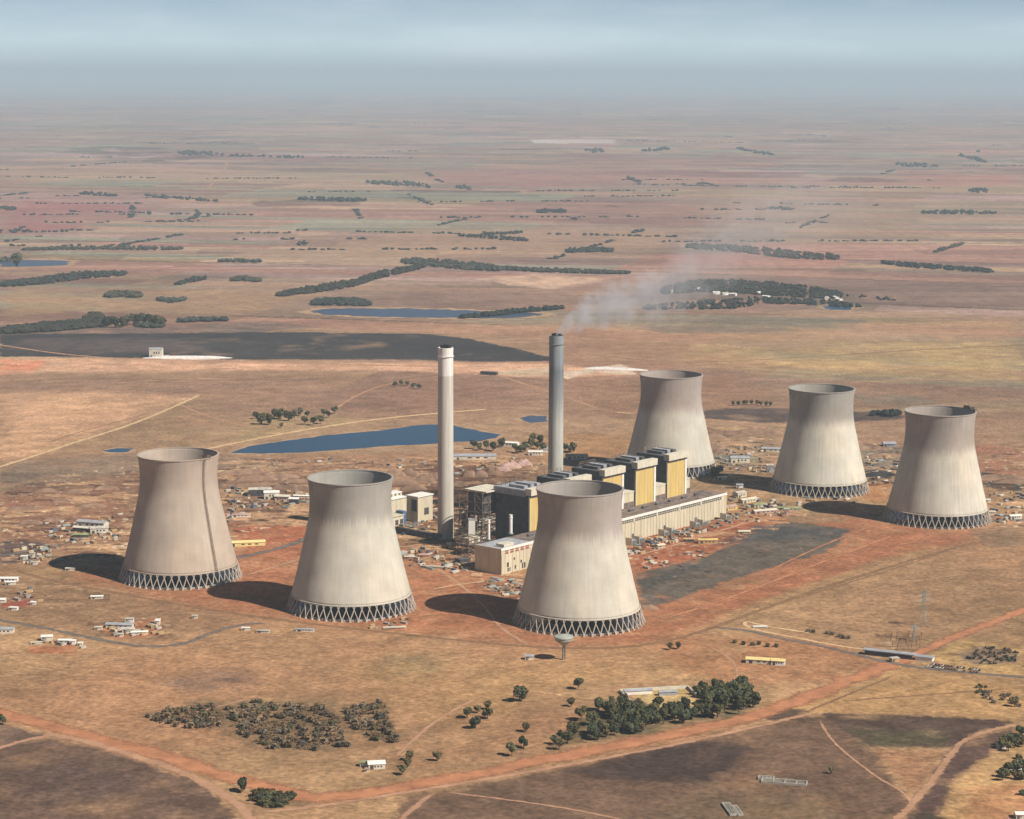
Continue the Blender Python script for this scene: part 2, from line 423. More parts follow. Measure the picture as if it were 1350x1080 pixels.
# (outline, colour, edge raggedness m, edge softness m, opacity, seed, texture size m)
PATCH = [
 # far plain
 ([(0,266),(120,268),(210,273),(150,292),(60,306),(0,308)], (172,112,104), 60, 60, .9, 1, 300),
 ([(0,225),(250,222),(600,230),(560,245),(200,240),(0,240)], (190,160,120), 90, 80, .5, 2, 300),
 ([(560,225),(800,222),(830,240),(700,250),(560,240)], (176,122,108), 90, 80, .7, 3, 300),
 ([(1180,232),(1350,228),(1350,245),(1200,246)], (186,122,98), 90, 80, .7, 4, 300),
 ([(900,262),(1350,262),(1350,300),(950,310)], (176,150,118), 90, 80, .5, 5, 300),
 ([(700,184),(810,184),(812,189),(705,189)], (225,205,185), 30, 0, .9, 6, 300),
 ([(400,330),(560,300),(900,305),(860,330),(600,340)], (186,150,112), 50, 40, .6, 7, 200),
 ([(870,335),(1100,335),(1110,350),(880,350)], (186,128,106), 40, 30, .8, 8, 200),
 ([(0,340),(80,340),(100,348),(70,353),(0,356)], (205,160,122), 20, 10, .8, 9, 100),
 ([(20,375),(180,378),(420,385),(330,420),(100,410),(0,420),(0,385)], (186,148,108), 30, 30, .7, 10, 150),
 ([(520,385),(760,384),(800,402),(650,410),(430,405)], (146,112,98), 30, 30, .7, 11, 150),
 ([(630,367),(700,361),(800,366),(775,376),(740,381),(690,377)], (222,182,146), 25, 20, 1, 12, 60),
 ([(740,376),(800,372),(850,385),(800,392),(750,385)], (176,134,110), 25, 20, .6, 13, 60),
 ([(870,376),(1110,382),(1150,405),(1020,412),(860,410)], (130,112,98), 25, 20, .75, 14, 60),
 ([(880,398),(1000,395),(1080,402),(1000,412),(880,410)], (186,140,118), 20, 10, .7, 15, 60),
 ([(420,424),(760,428),(1000,432),(1350,420),(1350,450),(1000,452),(760,446),(600,438)], (196,150,112), 30, 30, .8, 16, 150),
 ([(850,430),(1040,430),(1050,438),(860,440)], (132,120,104), 15, 10, .8, 17, 100),
 ([(900,455),(1100,458),(1350,450),(1350,500),(1100,495),(880,480)], (206,170,112), 30, 40, .8, 18, 100),
 ([(740,425),(1000,470),(1000,520),(780,540),(700,500)], (172,126,98), 30, 40, .6, 19, 100),
 # dark burnt belt
 ([(0,428),(210,432),(330,424),(420,430),(330,440),(0,446)], (120,104,96), 15, 10, .9, 20, 60),
 ([(0,441),(150,440),(350,438),(560,440),(620,447),(690,462),(742,476),(620,477),(520,474),(300,474),(180,472),(0,470)], (74,70,70), 7, 4, 1.4, 21, 90),
 ([(40,446),(230,446),(280,462),(120,466),(0,460)], (112,96,94), 12, 12, .7, 22, 60),
 ([(0,473),(200,473),(420,479),(600,478),(740,480),(840,494),(720,498),(500,488),(200,489),(0,492)], (232,178,142), 8, 8, .9, 23, 60),
 ([(0,474),(62,476),(40,492),(0,494)], (236,150,108), 6, 4, .9, 24, 60),
 ([(200,468),(290,470),(290,474),(215,474)], (240,222,205), 2, 0, 1.5, 25, 40),
 ([(735,492),(790,484),(820,480),(842,494),(815,494),(790,490),(745,500)], (226,198,172), 4, 2, 1.2, 26, 40),
 ([(640,492),(720,483),(750,490),(700,497)], (214,190,156), 6, 4, .8, 27, 40),
 # middle plain
 ([(0,495),(260,498),(420,500),(560,515),(480,545),(300,560),(250,540),(60,520),(0,515)], (160,124,104), 20, 20, .7, 28, 80),
 ([(0,520),(130,515),(255,525),(150,565),(40,605),(0,608)], (222,172,132), 14, 14, .9, 29, 80),
 ([(60,596),(150,563),(262,522),(330,560),(280,588),(150,596)], (166,134,100), 12, 10, .7, 30, 80),
 ([(330,545),(420,545),(480,555),(390,572),(300,585)], (176,150,106), 10, 10, .6, 31, 60),
 ([(480,505),(640,500),(720,530),(560,548),(470,535)], (158,118,98), 16, 20, .7, 32, 80),
 ([(800,500),(1000,510),(1030,535),(930,540),(860,560),(780,540)], (164,124,98), 16, 20, .7, 33, 80),
 ([(925,541),(1010,538),(1190,545),(1190,553),(1110,556),(1000,557),(930,552)], (98,82,78), 7, 4, 1.2, 34, 60),
 ([(1120,520),(1220,522),(1230,534),(1130,534)], (130,122,106), 12, 10, .7, 35, 60),
 ([(1270,585),(1350,590),(1350,640),(1300,645)], (170,112,88), 12, 10, .8, 36, 40),
 ([(1290,622),(1350,630),(1350,648),(1300,642)], (84,72,66), 6, 3, 1.2, 37, 30),
 ([(0,622),(50,624),(56,628),(20,636),(0,637)], (74,62,70), 4, 2, 1.3, 38, 30),
 ([(0,612),(160,598),(300,602),(420,600),(400,612),(180,625),(0,650)], (140,118,102), 10, 10, .8, 39, 50),
 ([(20,640),(180,632),(360,622),(420,612),(400,632),(180,655),(0,668)], (140,106,92), 6, 6, .8, 40, 30),
 ([(300,600),(500,598),(640,592),(760,590),(860,600),(700,615),(560,612),(400,618)], (176,128,98), 8, 8, .7, 41, 40),
 ([(700,575),(830,570),(830,605),(720,605)], (184,136,92), 8, 8, .8, 42, 30),
 # disturbed red ground round the site
 ([(0,650),(180,622),(400,618),(640,605),(720,612),(700,640),(560,690),(420,700),(330,690),(150,735),(60,745),(0,740)], (152,112,88), 9, 8, .85, 43, 22),
 ([(0,660),(160,640),(170,690),(60,715),(0,710)], (160,106,84), 8, 6, .5, 44, 14),
 ([(0,712),(60,715),(40,738),(0,745)], (84,74,82), 5, 4, .9, 45, 15),
 ([(500,620),(640,612),(655,640),(600,690),(540,700),(510,660)], (112,74,62), 6, 5, .8, 46, 10),
 ([(600,655),(665,650),(665,745),(620,742),(590,700)], (86,64,56), 4, 3, 1.0, 47, 8),
 ([(500,690),(600,700),(640,745),(560,742),(505,720)], (150,118,80), 6, 5, .9, 48, 10),
 ([(920,560),(1020,568),(1020,640),(950,650),(930,610)], (158,126,98), 8, 6, .9, 49, 18),
 ([(930,598),(1010,600),(1005,614),(935,614)], (150,140,120), 4, 4, .9, 50, 14),
 ([(1130,590),(1190,588),(1185,622),(1140,630)], (140,128,116), 5, 4, .9, 51, 10),
 ([(1140,622),(1180,618),(1175,630),(1150,634)], (78,72,74), 3, 2, 1.2, 52, 8),
 ([(1120,640),(1175,632),(1170,665),(1140,660)], (186,128,84), 4, 4, .9, 53, 14),
 ([(300,690),(420,695),(400,740),(330,735)], (182,108,76), 4, 3, 1, 54, 14),
 ([(70,757),(160,738),(320,725),(420,715),(560,720),(640,745),(700,770),(830,700),(980,685),(1090,662),(1170,690),(1300,700),(1340,690),(1290,712),(1150,745),(960,812),(850,850),(700,850),(500,830),(330,810),(180,785)], (178,116,84), 9, 12, 0.95, 55, 26),
 ([(820,712),(960,680),(1010,672),(1000,700),(920,735),(845,758)], (176,104,72), 4, 3, 1.0, 56, 16),
 ([(930,655),(1000,650),(1060,665),(1010,680),(940,676)], (182,140,94), 4, 3, .9, 57, 10),
 ([(1010,660),(1080,662),(1120,690),(1040,690)], (150,128,98), 6, 4, .7, 58, 14),
 ([(838,757),(930,735),(975,715),(1010,695),(1040,688),(1122,698),(1090,727),(1020,748),(960,766),(872,797),(846,798)], (112,100,92), 4, 2, 1.4, 59, 22),
 ([(940,722),(1000,692),(1124,700),(1100,712),(1000,712)], (84,86,92), 5, 5, .8, 60, 16),
 ([(842,765),(930,738),(940,742),(850,780)], (80,80,80), 4, 3, .7, 61, 14),
 ([(860,835),(960,790),(1100,742),(1180,700),(1230,700),(1150,745),(1000,795),(930,825)], (180,114,82), 8, 9, .75, 62, 30),
 ([(935,818),(1040,780),(1200,728),(1240,722),(1090,778),(980,820)], (182,146,104), 4, 6, .7, 63, 40),
 ([(1040,790),(1200,735),(1350,715),(1350,800),(1200,855),(1050,830)], (180,138,104), 8, 20, .8, 64, 80),
 ([(1270,700),(1350,690),(1350,720),(1300,722)], (140,120,100), 6, 6, .6, 65, 30),
 # foreground
 ([(0,760),(100,770),(250,800),(330,820),(290,830),(200,850),(100,838),(0,815)], (158,122,94), 8, 8, .8, 66, 60),
 ([(0,790),(40,790),(38,800),(0,802)], (172,92,76), 2, 2, 1, 67, 20),
 ([(40,852),(100,850),(100,862),(40,862)], (186,120,84), 3, 2, 1, 68, 20),
 ([(125,825),(215,815),(215,838),(150,843)], (182,116,82), 4, 3, .9, 69, 14),
 ([(225,892),(310,884),(345,898),(300,908),(230,906)], (128,102,90), 10, 10, .9, 70, 30),
 ([(500,868),(560,862),(600,880),(540,895),(500,888)], (150,132,100), 8, 8, .7, 71, 30),
 ([(440,880),(700,870),(900,860),(950,890),(760,905),(600,960),(520,930)], (184,142,98), 14, 20, .8, 72, 80),
 ([(650,850),(850,855),(900,880),(700,870)], (178,134,98), 8, 8, .6, 73, 40),
 ([(860,835),(1060,840),(1160,870),(1100,900),(950,905),(880,870)], (182,126,90), 8, 8, .8, 74, 30),
 ([(190,945),(260,922),(440,925),(460,950),(450,990),(330,985),(290,965)], (140,112,84), 5, 3, 1, 75, 14),
 ([(450,935),(505,927),(525,975),(470,965)], (136,110,82), 4, 3, 1, 76, 14),
 ([(725,985),(780,940),(900,915),(1000,915),(985,945),(900,965)], (120,104,76), 4, 3, 1, 77, 14),
 ([(835,918),(880,903),(925,913),(930,932),(880,940)], (196,164,112), 2, 2, 1.3, 78, 20),
 ([(1225,866),(1270,842),(1350,858),(1350,893),(1250,884)], (200,160,106), 4, 4, 1.1, 79, 30),
 ([(1260,860),(1300,852),(1345,860),(1340,874),(1280,876)], (150,126,110), 4, 3, 1, 80, 12),
 ([(1000,935),(1140,890),(1190,878),(1350,903),(1350,951),(1090,940)], (194,150,102), 6, 4, .9, 81, 60),
 ([(1005,945),(1040,934),(1068,937),(1020,952)], (104,84,72), 3, 2, 1.2, 82, 20),
 ([(540,1050),(700,1022),(850,993),(1060,945),(1110,945),(1150,990),(1200,1060),(1180,1130),(480,1130)], (124,96,80), 5, 4, 1.2, 83, 60),
 ([(735,1018),(860,988),(960,970),(990,985),(960,1015),(920,1035),(830,1032),(790,1024)], (84,68,64), 6, 4, 1.1, 84, 30),
 ([(1080,941),(1240,944),(1345,952),(1290,966),(1255,985),(1150,985),(1115,965)], (98,78,70), 4, 2, 1.3, 85, 24),
 ([(1110,958),(1250,965),(1240,984),(1140,984)], (90,84,64), 5, 4, .8, 86, 14),
 ([(1152,988),(1246,989),(1222,1030),(1204,1052),(1185,1020)], (172,126,94), 4, 3, 1, 87, 30),
 ([(1262,982),(1310,970),(1345,960),(1310,990),(1260,1030),(1235,1090),(1180,1100),(1215,1050),(1245,1005)], (104,80,74), 4, 3, 1.2, 88, 24),
 ([(1262,1028),(1312,992),(1350,962),(1400,960),(1400,1130),(1225,1130),(1235,1075)], (198,156,106), 4, 3, 1.1, 89, 50),
 ([(1272,1046),(1300,1040),(1350,1032),(1390,1040),(1390,1100),(1262,1100)], (192,132,94), 8, 5, .75, 90, 12),
 ([(1180,1085),(1220,1068),(1260,1085),(1250,1130),(1170,1130)], (82,72,60), 5, 3, 1.1, 91, 16),
 ([(0,978),(40,976),(75,975),(170,1000),(260,1032),(308,1072),(300,1130),(-80,1130),(-80,985)], (118,92,80), 4, 3, 1.25, 92, 60),
 ([(20,1010),(140,1005),(200,1040),(90,1060),(20,1050)], (100,80,76), 8, 6, .8, 93, 20),
 ([(-60,950),(0,953),(62,970),(0,985),(-60,990)], (116,92,80), 3, 2, 1.1, 94, 30),
 ([(340,1040),(440,1052),(400,1062),(350,1062)], (140,112,84), 3, 2, .9, 95, 14),
 ([(900,1040),(1100,1050),(1100,1130),(800,1130)], (118,100,78), 12, 10, .5, 96, 30),
]
DISTURBED = [
 ([(0,650),(60,632),(180,612),(300,606),(560,604),(640,600),(720,606),(700,640),(660,660),(665,745),(560,745),(500,690),(420,690),(330,700),(290,720),(160,735),(60,745),(0,742)], 1.0),
 ([(920,560),(1020,565),(1030,640),(1000,655),(940,640),(905,600)], .9),
 ([(1125,580),(1195,585),(1180,640),(1150,650),(1135,630)], .9),
 ([(820,715),(960,675),(1050,655),(1100,668),(1030,690),(950,715),(850,750),(830,748)], .8),
 ([(1290,600),(1360,590),(1360,700),(1310,700)], .8),
 ([(0,750),(90,760),(150,790),(60,806),(0,806)], .5),
 ([(600,745),(700,760),(700,790),(640,785)], .9),
 ([(120,812),(220,812),(225,845),(130,842)], .7),
 ([(1160,835),(1240,850),(1300,880),(1200,880),(1130,862)], .6),
]
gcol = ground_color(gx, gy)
nr, na = R_.shape
me = bpy.data.meshes.new("ground")
idx = np.arange(nr * na).reshape(nr, na)
a = idx[:-1, :]; b = idx[1:, :]
q = np.stack([a, np.roll(a, -1, 1), np.roll(b, -1, 1), b], -1).reshape(-1, 4)[:, ::-1]
me.vertices.add(nr * na)
co = np.zeros((nr * na, 3), np.float32); co[:, 0] = gx; co[:, 1] = gy
me.vertices.foreach_set("co", co.ravel())
me.loops.add(q.size)
me.loops.foreach_set("vertex_index", q.ravel().astype(np.int32))
me.polygons.add(len(q))
me.polygons.foreach_set("loop_start", (np.arange(len(q)) * 4).astype(np.int32))
me.polygons.foreach_set("loop_total", np.full(len(q), 4, np.int32))
me.update()
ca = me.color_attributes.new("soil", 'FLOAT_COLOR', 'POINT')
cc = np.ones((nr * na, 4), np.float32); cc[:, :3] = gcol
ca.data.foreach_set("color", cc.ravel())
gm = bpy.data.materials.new("veld_soil")
gm.use_nodes = True
N = gm.node_tree.nodes; L = gm.node_tree.links
bs = N["Principled BSDF"]; bs.inputs['Roughness'].default_value = 1.0; bs.inputs['Specular IOR Level'].default_value = 0.0
at = N.new("ShaderNodeAttribute"); at.attribute_name = "soil"
tcn = N.new("ShaderNodeTexCoord")
prev = at.outputs['Color']
for sc_, lo, hi, det in ((1 / 5.0, 0.60, 1.40, 6), (1 / 32.0, 0.74, 1.26, 6), (1 / 300.0, 0.88, 1.12, 4)):
    nn = N.new("ShaderNodeTexNoise"); nn.inputs['Scale'].default_value = sc_; nn.inputs['Detail'].default_value = det
    nn.inputs['Roughness'].default_value = 0.65
    mr = N.new("ShaderNodeMapRange"); mr.inputs[1].default_value = 0.3; mr.inputs[2].default_value = 0.7
    mr.inputs[3].default_value = lo; mr.inputs[4].default_value = hi
    L.new(tcn.outputs['Object'], nn.inputs['Vector']); L.new(nn.outputs[0], mr.inputs[0])
    vm = N.new("ShaderNodeVectorMath"); vm.operation = 'SCALE'
    L.new(prev, vm.inputs[0]); L.new(mr.outputs[0], vm.inputs['Scale'])
    prev = vm.outputs[0]
L.new(prev, bs.inputs['Base Color'])
me.materials.append(gm)
ground = bpy.data.objects.new("ground", me)
COL.objects.link(ground)
tag(ground, "dry tan and red farmland reaching to the hazy horizon", None, None, 'structure')

# ------------------------------------------------------------------ roads, water
def smooth_line(P, it=2):
    for _ in range(it):
        Q = [P[0]]
        for a, b in zip(P[:-1], P[1:]):
            Q += [(0.75*a[0]+0.25*b[0], 0.75*a[1]+0.25*b[1]), (0.25*a[0]+0.75*b[0], 0.25*a[1]+0.75*b[1])]
        Q.append(P[-1]); P = Q
    return P
def resample(P, step):
    out = [P[0]]
    for a, b in zip(P[:-1], P[1:]):
        L_ = math.dist(a, b); k = max(1, int(L_ / step))
        out += [(a[0] + (b[0]-a[0])*i/k, a[1] + (b[1]-a[1])*i/k) for i in range(1, k + 1)]
    return out
def ribbon(name, px, width, m, z, label, rag=0.32, seed=0):
    P = resample(smooth_line([S(*p) for p in px]), max(4, width * .6))
    rnd = random.Random(seed + len(P))
    vs = []; fs = []; ed = []
    for i, p in enumerate(P):
        a = P[max(0, i-1)]; b = P[min(len(P)-1, i+1)]
        d = Vector((b[0]-a[0], b[1]-a[1])).normalized(); n = Vector((-d.y, d.x))
        w1 = width * .72 * (1 + rag * rnd.uniform(-1, 1)); w2 = width * .72 * (1 + rag * rnd.uniform(-1, 1))
        vs += [(p[0]+n.x*w1, p[1]+n.y*w1, z), (p[0], p[1], z), (p[0]-n.x*w2, p[1]-n.y*w2, z)]
        e_ = min(1, i / 4, (len(P) - 1 - i) / 4) if width < 9 else 1
        ed += [0, e_, 0]
    for i in range(len(P)-1):
        k = 3*i; fs += [(k, k+1, k+4, k+3), (k+1, k+2, k+5, k+4)]
    o = MB().add(vs, fs).build(name, m)
    at_ = o.data.attributes.new('across', 'FLOAT', 'POINT'); at_.data.foreach_set('value', ed)
    # face up
    if o.data.polygons[0].normal.z < 0: o.data.flip_normals()
    return tag(o, label, None, None, 'structure')
def road_mat(name, c1, c2, sc, cover=1.0):
    m = mat(name, c2, rough=1.0, scale=sc, col2=c1, spec=0.0)
    N = m.node_tree.nodes; L = m.node_tree.links; b = N["Principled BSDF"]; out = N["Material Output"]
    a = N.new("ShaderNodeAttribute"); a.attribute_name = 'across'
    t = N.new("ShaderNodeTexCoord"); n = N.new("ShaderNodeTexNoise"); n.inputs['Scale'].default_value = .16; n.inputs['Detail'].default_value = 6; n.inputs['Roughness'].default_value = .7
    L.new(t.outputs['Object'], n.inputs['Vector'])
    # worn edge: cover where across + noise is high
    s1 = N.new("ShaderNodeMath"); s1.operation = 'MULTIPLY_ADD'; s1.inputs[1].default_value = 1.5; s1.inputs[2].default_value = -0.75; L.new(n.outputs[0], s1.inputs[0])
    s2 = N.new("ShaderNodeMath"); s2.operation = 'ADD'; L.new(s1.outputs[0], s2.inputs[0]); L.new(a.outputs['Fac'], s2.inputs[1])
    mr = N.new("ShaderNodeMapRange"); mr.inputs[1].default_value = .12; mr.inputs[2].default_value = .55; mr.inputs[3].default_value = 0; mr.inputs[4].default_value = cover; L.new(s2.outputs[0], mr.inputs[0])
    tr = N.new("ShaderNodeBsdfTransparent"); mx = N.new("ShaderNodeMixShader")
    L.new(mr.outputs[0], mx.inputs[0]); L.new(tr.outputs[0], mx.inputs[1]); L.new(b.outputs[0], mx.inputs[2]); L.new(mx.outputs[0], out.inputs['Surface'])
    return m
MR_RED = road_mat('road_red', lin(146,100,74), lin(186,128,92), 0.05)
MR_PALE = road_mat('road_pale', lin(170,128,100), lin(198,154,122), 0.05, 0.75)
MR_SAND = road_mat('road_sand', lin(190,156,116), lin(212,178,136), 0.04, 0.9)
MR_ASPH = road_mat('asphalt', lin(92,84,78), lin(120,110,100), 0.08, 1.0)
MR_EDGE = road_mat('road_verge', lin(128,96,72), lin(152,118,88), 0.06, 0.7)
RO = [
 ('dirt_road', [(-60,930),(0,942),(90,964),(200,992),(320,1032),(420,1056),(520,1040),(640,1018),(760,993),(880,970),(960,953),(1040,929),(1130,893),(1175,876),(1195,868)], 20, MR_RED, .10, 'wide red dirt road sweeping along the foreground below the groves'),
 ('dirt_road', [(1195,868),(1240,848),(1300,824),(1400,783)], 12, MR_RED, .14, 'straight red dirt road running off to the right edge beyond the gatehouse'),
 ('dirt_track', [(60,968),(110,976),(180,997),(250,1022),(300,1050),(330,1075),(345,1110)], 9, MR_PALE, .20, 'pale track branching off below the red road on the left'),
 ('dirt_track', [(-60,1000),(0,986),(45,973),(75,970)], 6, MR_PALE, .24, 'short pale track entering at the left edge'),
 ('dirt_track', [(330,1073),(420,1064),(560,1041),(700,1018),(860,988),(960,967),(1040,948),(1075,940)], 6, MR_PALE, .26, 'pale track beside the lower edge of the red road'),
 ('dirt_track', [(575,1044),(545,1065),(515,1095)], 5, MR_PALE, .30, 'short pale track leaving the red road at bottom centre'),
 ('dirt_track', [(580,1044),(680,1056),(760,1068),(860,1090)], 3, MR_PALE, .30, 'thin pale footpath across the burnt ground'),
 ('dirt_track', [(1345,955),(1300,964),(1268,977),(1250,1000),(1222,1040),(1195,1068),(1165,1100)], 6, MR_PALE, .30, 'pale track curving down through the burnt strip at lower right'),
 ('dirt_track', [(1080,950),(1095,975),(1120,998),(1160,1028),(1192,1045),(1203,1062)], 2.5, MR_PALE, .34, 'faint thin path through the burnt field at lower right'),
 ('perimeter_road', [(20,752),(60,764),(180,787),(330,813),(500,833),(640,848),(740,856),(850,853),(930,832),(1000,805),(1100,770),(1230,730),(1300,712),(1400,706)], 6, MR_EDGE, .12, 'dull brown perimeter road round the red earth platform'),
 ('asphalt_road', [(-40,810),(0,818),(70,830),(140,846),(200,854),(245,849),(285,832),(325,822),(350,822)], 6, MR_ASPH, .16, 'dark curved asphalt road at the left below the first tower'),
 ('asphalt_road', [(940,828),(975,829),(1030,842),(1090,853),(1140,866),(1200,880),(1300,889),(1400,897)], 6, MR_ASPH, .18, 'grey asphalt road through the gatehouse on the right'),
 ('verge', [(1075,836),(1010,826),(980,818),(985,829),(1040,839),(1110,853),(1160,858)], 5, MR_SAND, .22, 'pale sandy verge looping beside the asphalt road'),
 ('dirt_road', [(-20,622),(40,603),(100,583),(165,563),(215,543),(265,520)], 8, MR_SAND, .25, 'pale farm road running diagonally across the left plain'),
 ('dirt_track', [(60,585),(110,568),(170,553),(200,543)], 3, MR_EDGE, .25, 'thin dark track beside the diagonal farm road'),
 ('dirt_road', [(230,602),(300,586),(400,567),(500,552),(600,543),(640,540)], 11, MR_SAND, .25, 'bright sandy road along the far shore of the blue reservoir'),
 ('dirt_track', [(645,491),(690,506),(740,522),(792,540)], 8, MR_PALE, .25, 'pale straight track between the two chimneys'),
 ('dirt_track', [(925,551),(980,560),(1040,572)], 7, MR_PALE, .25, 'pale straight track behind the far left cooling tower'),
 ('dirt_track', [(806,543),(840,546)], 7, MR_SAND, .25, 'short pale track left of the far cooling tower'),
 ('dirt_track', [(272,250),(288,234),(298,220),(300,212)], 13, MR_PALE, .4, 'distant pale farm track on the left plain'),
 ('dirt_track', [(1120,505),(1220,500),(1350,501),(1400,501)], 10, MR_PALE, .25, 'long pale farm track on the right plain'),
 ('site_road', [(300,738),(350,728),(395,715),(420,700)], 9, MR_ASPH, .18, 'grey site road between the first and second tower'),
 ('site_road', [(-20,737),(30,728),(90,716)], 8, MR_ASPH, .18, 'grey site road at the left edge'),
 ('dirt_track', [(565,778),(610,770),(650,766)], 3, MR_SAND, .3, 'thin pale track on the red earth left of the nearest tower'),
 ('dirt_track', [(970,590),(1020,610),(1040,612)], 6, MR_PALE, .3, 'pale track across the yard left of the middle far tower'),
 ('site_road', [(1290,690),(1330,684),(1400,690)], 8, MR_ASPH, .18, 'grey site road right of the last tower'),
 ('dirt_track', [(190,962),(240,945),(300,928),(360,915)], 3, MR_PALE, .1, 'faint track past the left end of the scrub grove'),
 ('dirt_track', [(520,1000),(545,975),(575,950),(610,930),(640,915)], 4, MR_PALE, .1, 'faint orange track climbing from the red road near the white-roofed shed'),
 ('dirt_track', [(760,918),(800,908),(840,905),(900,902)], 2.5, MR_PALE, .1, 'faint path above the walled compound'),
 ('dirt_track', [(930,850),(965,868),(975,890),(960,905)], 3, MR_PALE, .1, 'faint track down to the tall trees'),
 ('dirt_track', [(430,548),(470,520),(520,503),(600,494),(650,490)], 6, MR_PALE, .2, 'faint track over the plain beyond the reservoir'),
 ('dirt_track', [(0,505),(120,498),(260,502),(420,500)], 7, MR_EDGE, .2, 'dull farm track across the left plain'),
 ('dirt_track', [(230,530),(262,545),(310,560),(340,565)], 5, MR_PALE, .2, 'short faint track left of the grove beyond the reservoir'),
 ('dirt_track', [(1060,940),(1120,915),(1180,890)], 3, MR_EDGE, .1, 'faint track inside the pale triangle'),
 ('dirt_track', [(1100,925),(1200,918),(1330,908)], 3, MR_EDGE, .12, 'faint track crossing the pale triangle'),
 ('dirt_track', [(1050,790),(1120,768),(1210,740),(1260,722)], 3, MR_EDGE, .14, 'second faint track beside the perimeter road at right'),
 ('dirt_track', [(0,455),(100,470),(200,474),(420,480),(600,484)], 9, MR_PALE, .2, 'pale track along the lower edge of the burnt belt'),
 ('dirt_track', [(800,470),(900,480),(1050,472),(1200,462),(1350,455)], 6, MR_EDGE, .2, 'long faint track on the yellow plain at right'),
 ('dirt_track', [(560,740),(600,765),(640,800),(660,830),(700,852)], 4, MR_PALE, .2, 'faint track on the red earth behind the nearest tower shadow'),
 ('dirt_track', [(320,760),(370,745),(420,730),(520,720),(570,722)], 5, MR_PALE, .2, 'faint track between the first two towers on the red earth'),
 ('dirt_track', [(860,820),(930,800),(1010,770),(1100,735),(1180,705)], 5, MR_RED, .2, 'faint haul track below the dark yard'),
 ('dirt_track', [(830,735),(880,722),(950,700),(1000,684),(1060,676)], 5, MR_PALE, .2, 'worn track in front of the turbine hall'),
 ('dirt_track', [(1000,760),(1060,730),(1130,700),(1165,690)], 3, MR_RED, .22, 'thin track at the edge of the dark yard'),
]
for i, (nm, px, wd, m, z, lb) in enumerate(RO):
    ribbon(nm, px, wd, m, z, lb, seed=i)

def water_mat(name, colr, rough):
    m = bpy.data.materials.new(name); m.use_nodes = True
    N = m.node_tree.nodes; L = m.node_tree.links; b = N["Principled BSDF"]
    b.inputs['Base Color'].default_value = (*colr, 1); b.inputs['Roughness'].default_value = rough
    b.inputs['Specular IOR Level'].default_value = 0.28
    n = N.new("ShaderNodeTexNoise"); n.inputs['Scale'].default_value = 0.25; n.inputs['Detail'].default_value = 3
    bp = N.new("ShaderNodeBump"); bp.inputs['Strength'].default_value = 0.25; bp.inputs['Distance'].default_value = 0.8
    t = N.new("ShaderNodeTexCoord"); L.new(t.outputs['Object'], n.inputs['Vector']); L.new(n.outputs[0], bp.inputs['Height']); L.new(bp.outputs[0], b.inputs['Normal'])
    return m
M_WATER = water_mat('reservoir_water', (0.008, 0.045, 0.085), 0.18)
M_WATF = water_mat('pale_water', (0.05, 0.07, 0.11), 0.3)
M_SHORE = soil_mat('shore_mud', lin(120,96,76), lin(190,156,120), 0.06)
def water(name, px, m, z, label, rag=3):
    cx = sum(S(*p)[0] for p in px) / len(px); cy = sum(S(*p)[1] for p in px) / len(px)
    sh_ = resample([S(*p) for p in px] + [S(*px[0])], 14)[:-1]
    Q = []
    for x, y in sh_:
        d = math.hypot(x - cx, y - cy) or 1; k = 1 + (random.uniform(3, 13) * rag / 3) / d
        Q.append((cx + (x - cx) * k, cy + (y - cy) * k, z - .12))
    so_ = MB().add(Q, [tuple(range(len(Q)))]).build('shore', M_SHORE)
    if so_.data.polygons[0].normal.z < 0: so_.data.flip_normals()
    tag(so_, None, None, None, 'structure')
    P = resample([S(*p) for p in px] + [S(*px[0])], 12)[:-1]
    P = [(x + random.uniform(-rag, rag), y + random.uniform(-rag, rag)) for x, y in P]
    me = MB().add([(x, y, z) for x, y in P], [tuple(range(len(P)))]).build(name, m)
    if me.data.polygons[0].normal.z < 0: me.data.flip_normals()
    return tag(me, label, None, None, 'structure')
water('water', [(303,598),(325,589),(370,582),(430,574),(500,568),(560,560),(592,559),(625,567),(657,573),(655,578),(630,582),(600,583),(560,586),(500,589),(430,595),(370,598)], M_WATER, .3, 'long blue reservoir behind the left chimney')
water('water', [(405,411),(440,407),(520,407),(600,409),(640,411),(700,412),(720,414),(690,419),(640,420),(560,419),(480,418),(430,415)], M_WATF, .6, 'far pale blue lake behind the left chimney', 10)
water('water', [(683,552),(700,548),(722,549),(722,556),(700,558)], M_WATF, .3, 'small grey pond left of the smoking chimney')
water('water', [(0,344),(40,343),(92,344),(90,350),(40,352),(0,352)], M_WATF, .6, 'pale pond on the far left plain', 8)
water('water', [(137,594),(155,591),(175,592),(170,596),(145,597)], M_WATER, .3, 'small dark pond left of the first tower')
water('water', [(1085,404),(1110,402),(1128,404),(1120,409),(1095,409)], M_WATER, .5, 'small dark dam right of the far wood', 6)

# ------------------------------------------------------------------ cooling towers
M_SOOT_SHADE = mat('soot_and_shade', (0.02, 0.018, 0.018))
HT = 130.0
PROF = [(58.9, 14.5), (56.0, 27), (53.0, 38), (50.3, 50), (47.7, 61), (45.2, 72), (42.9, 82), (41.2, 91), (40.3, 99), (40.0, 107), (40.2, 115), (40.9, 123), (41.9, 130)]
def prof_r(z):
    for (r0, z0), (r1, z1) in zip(PROF[:-1], PROF[1:]):
        if z <= z1: return r0 + (r1 - r0) * max(0, (z - z0)) / (z1 - z0)
    return PROF[-1][0]

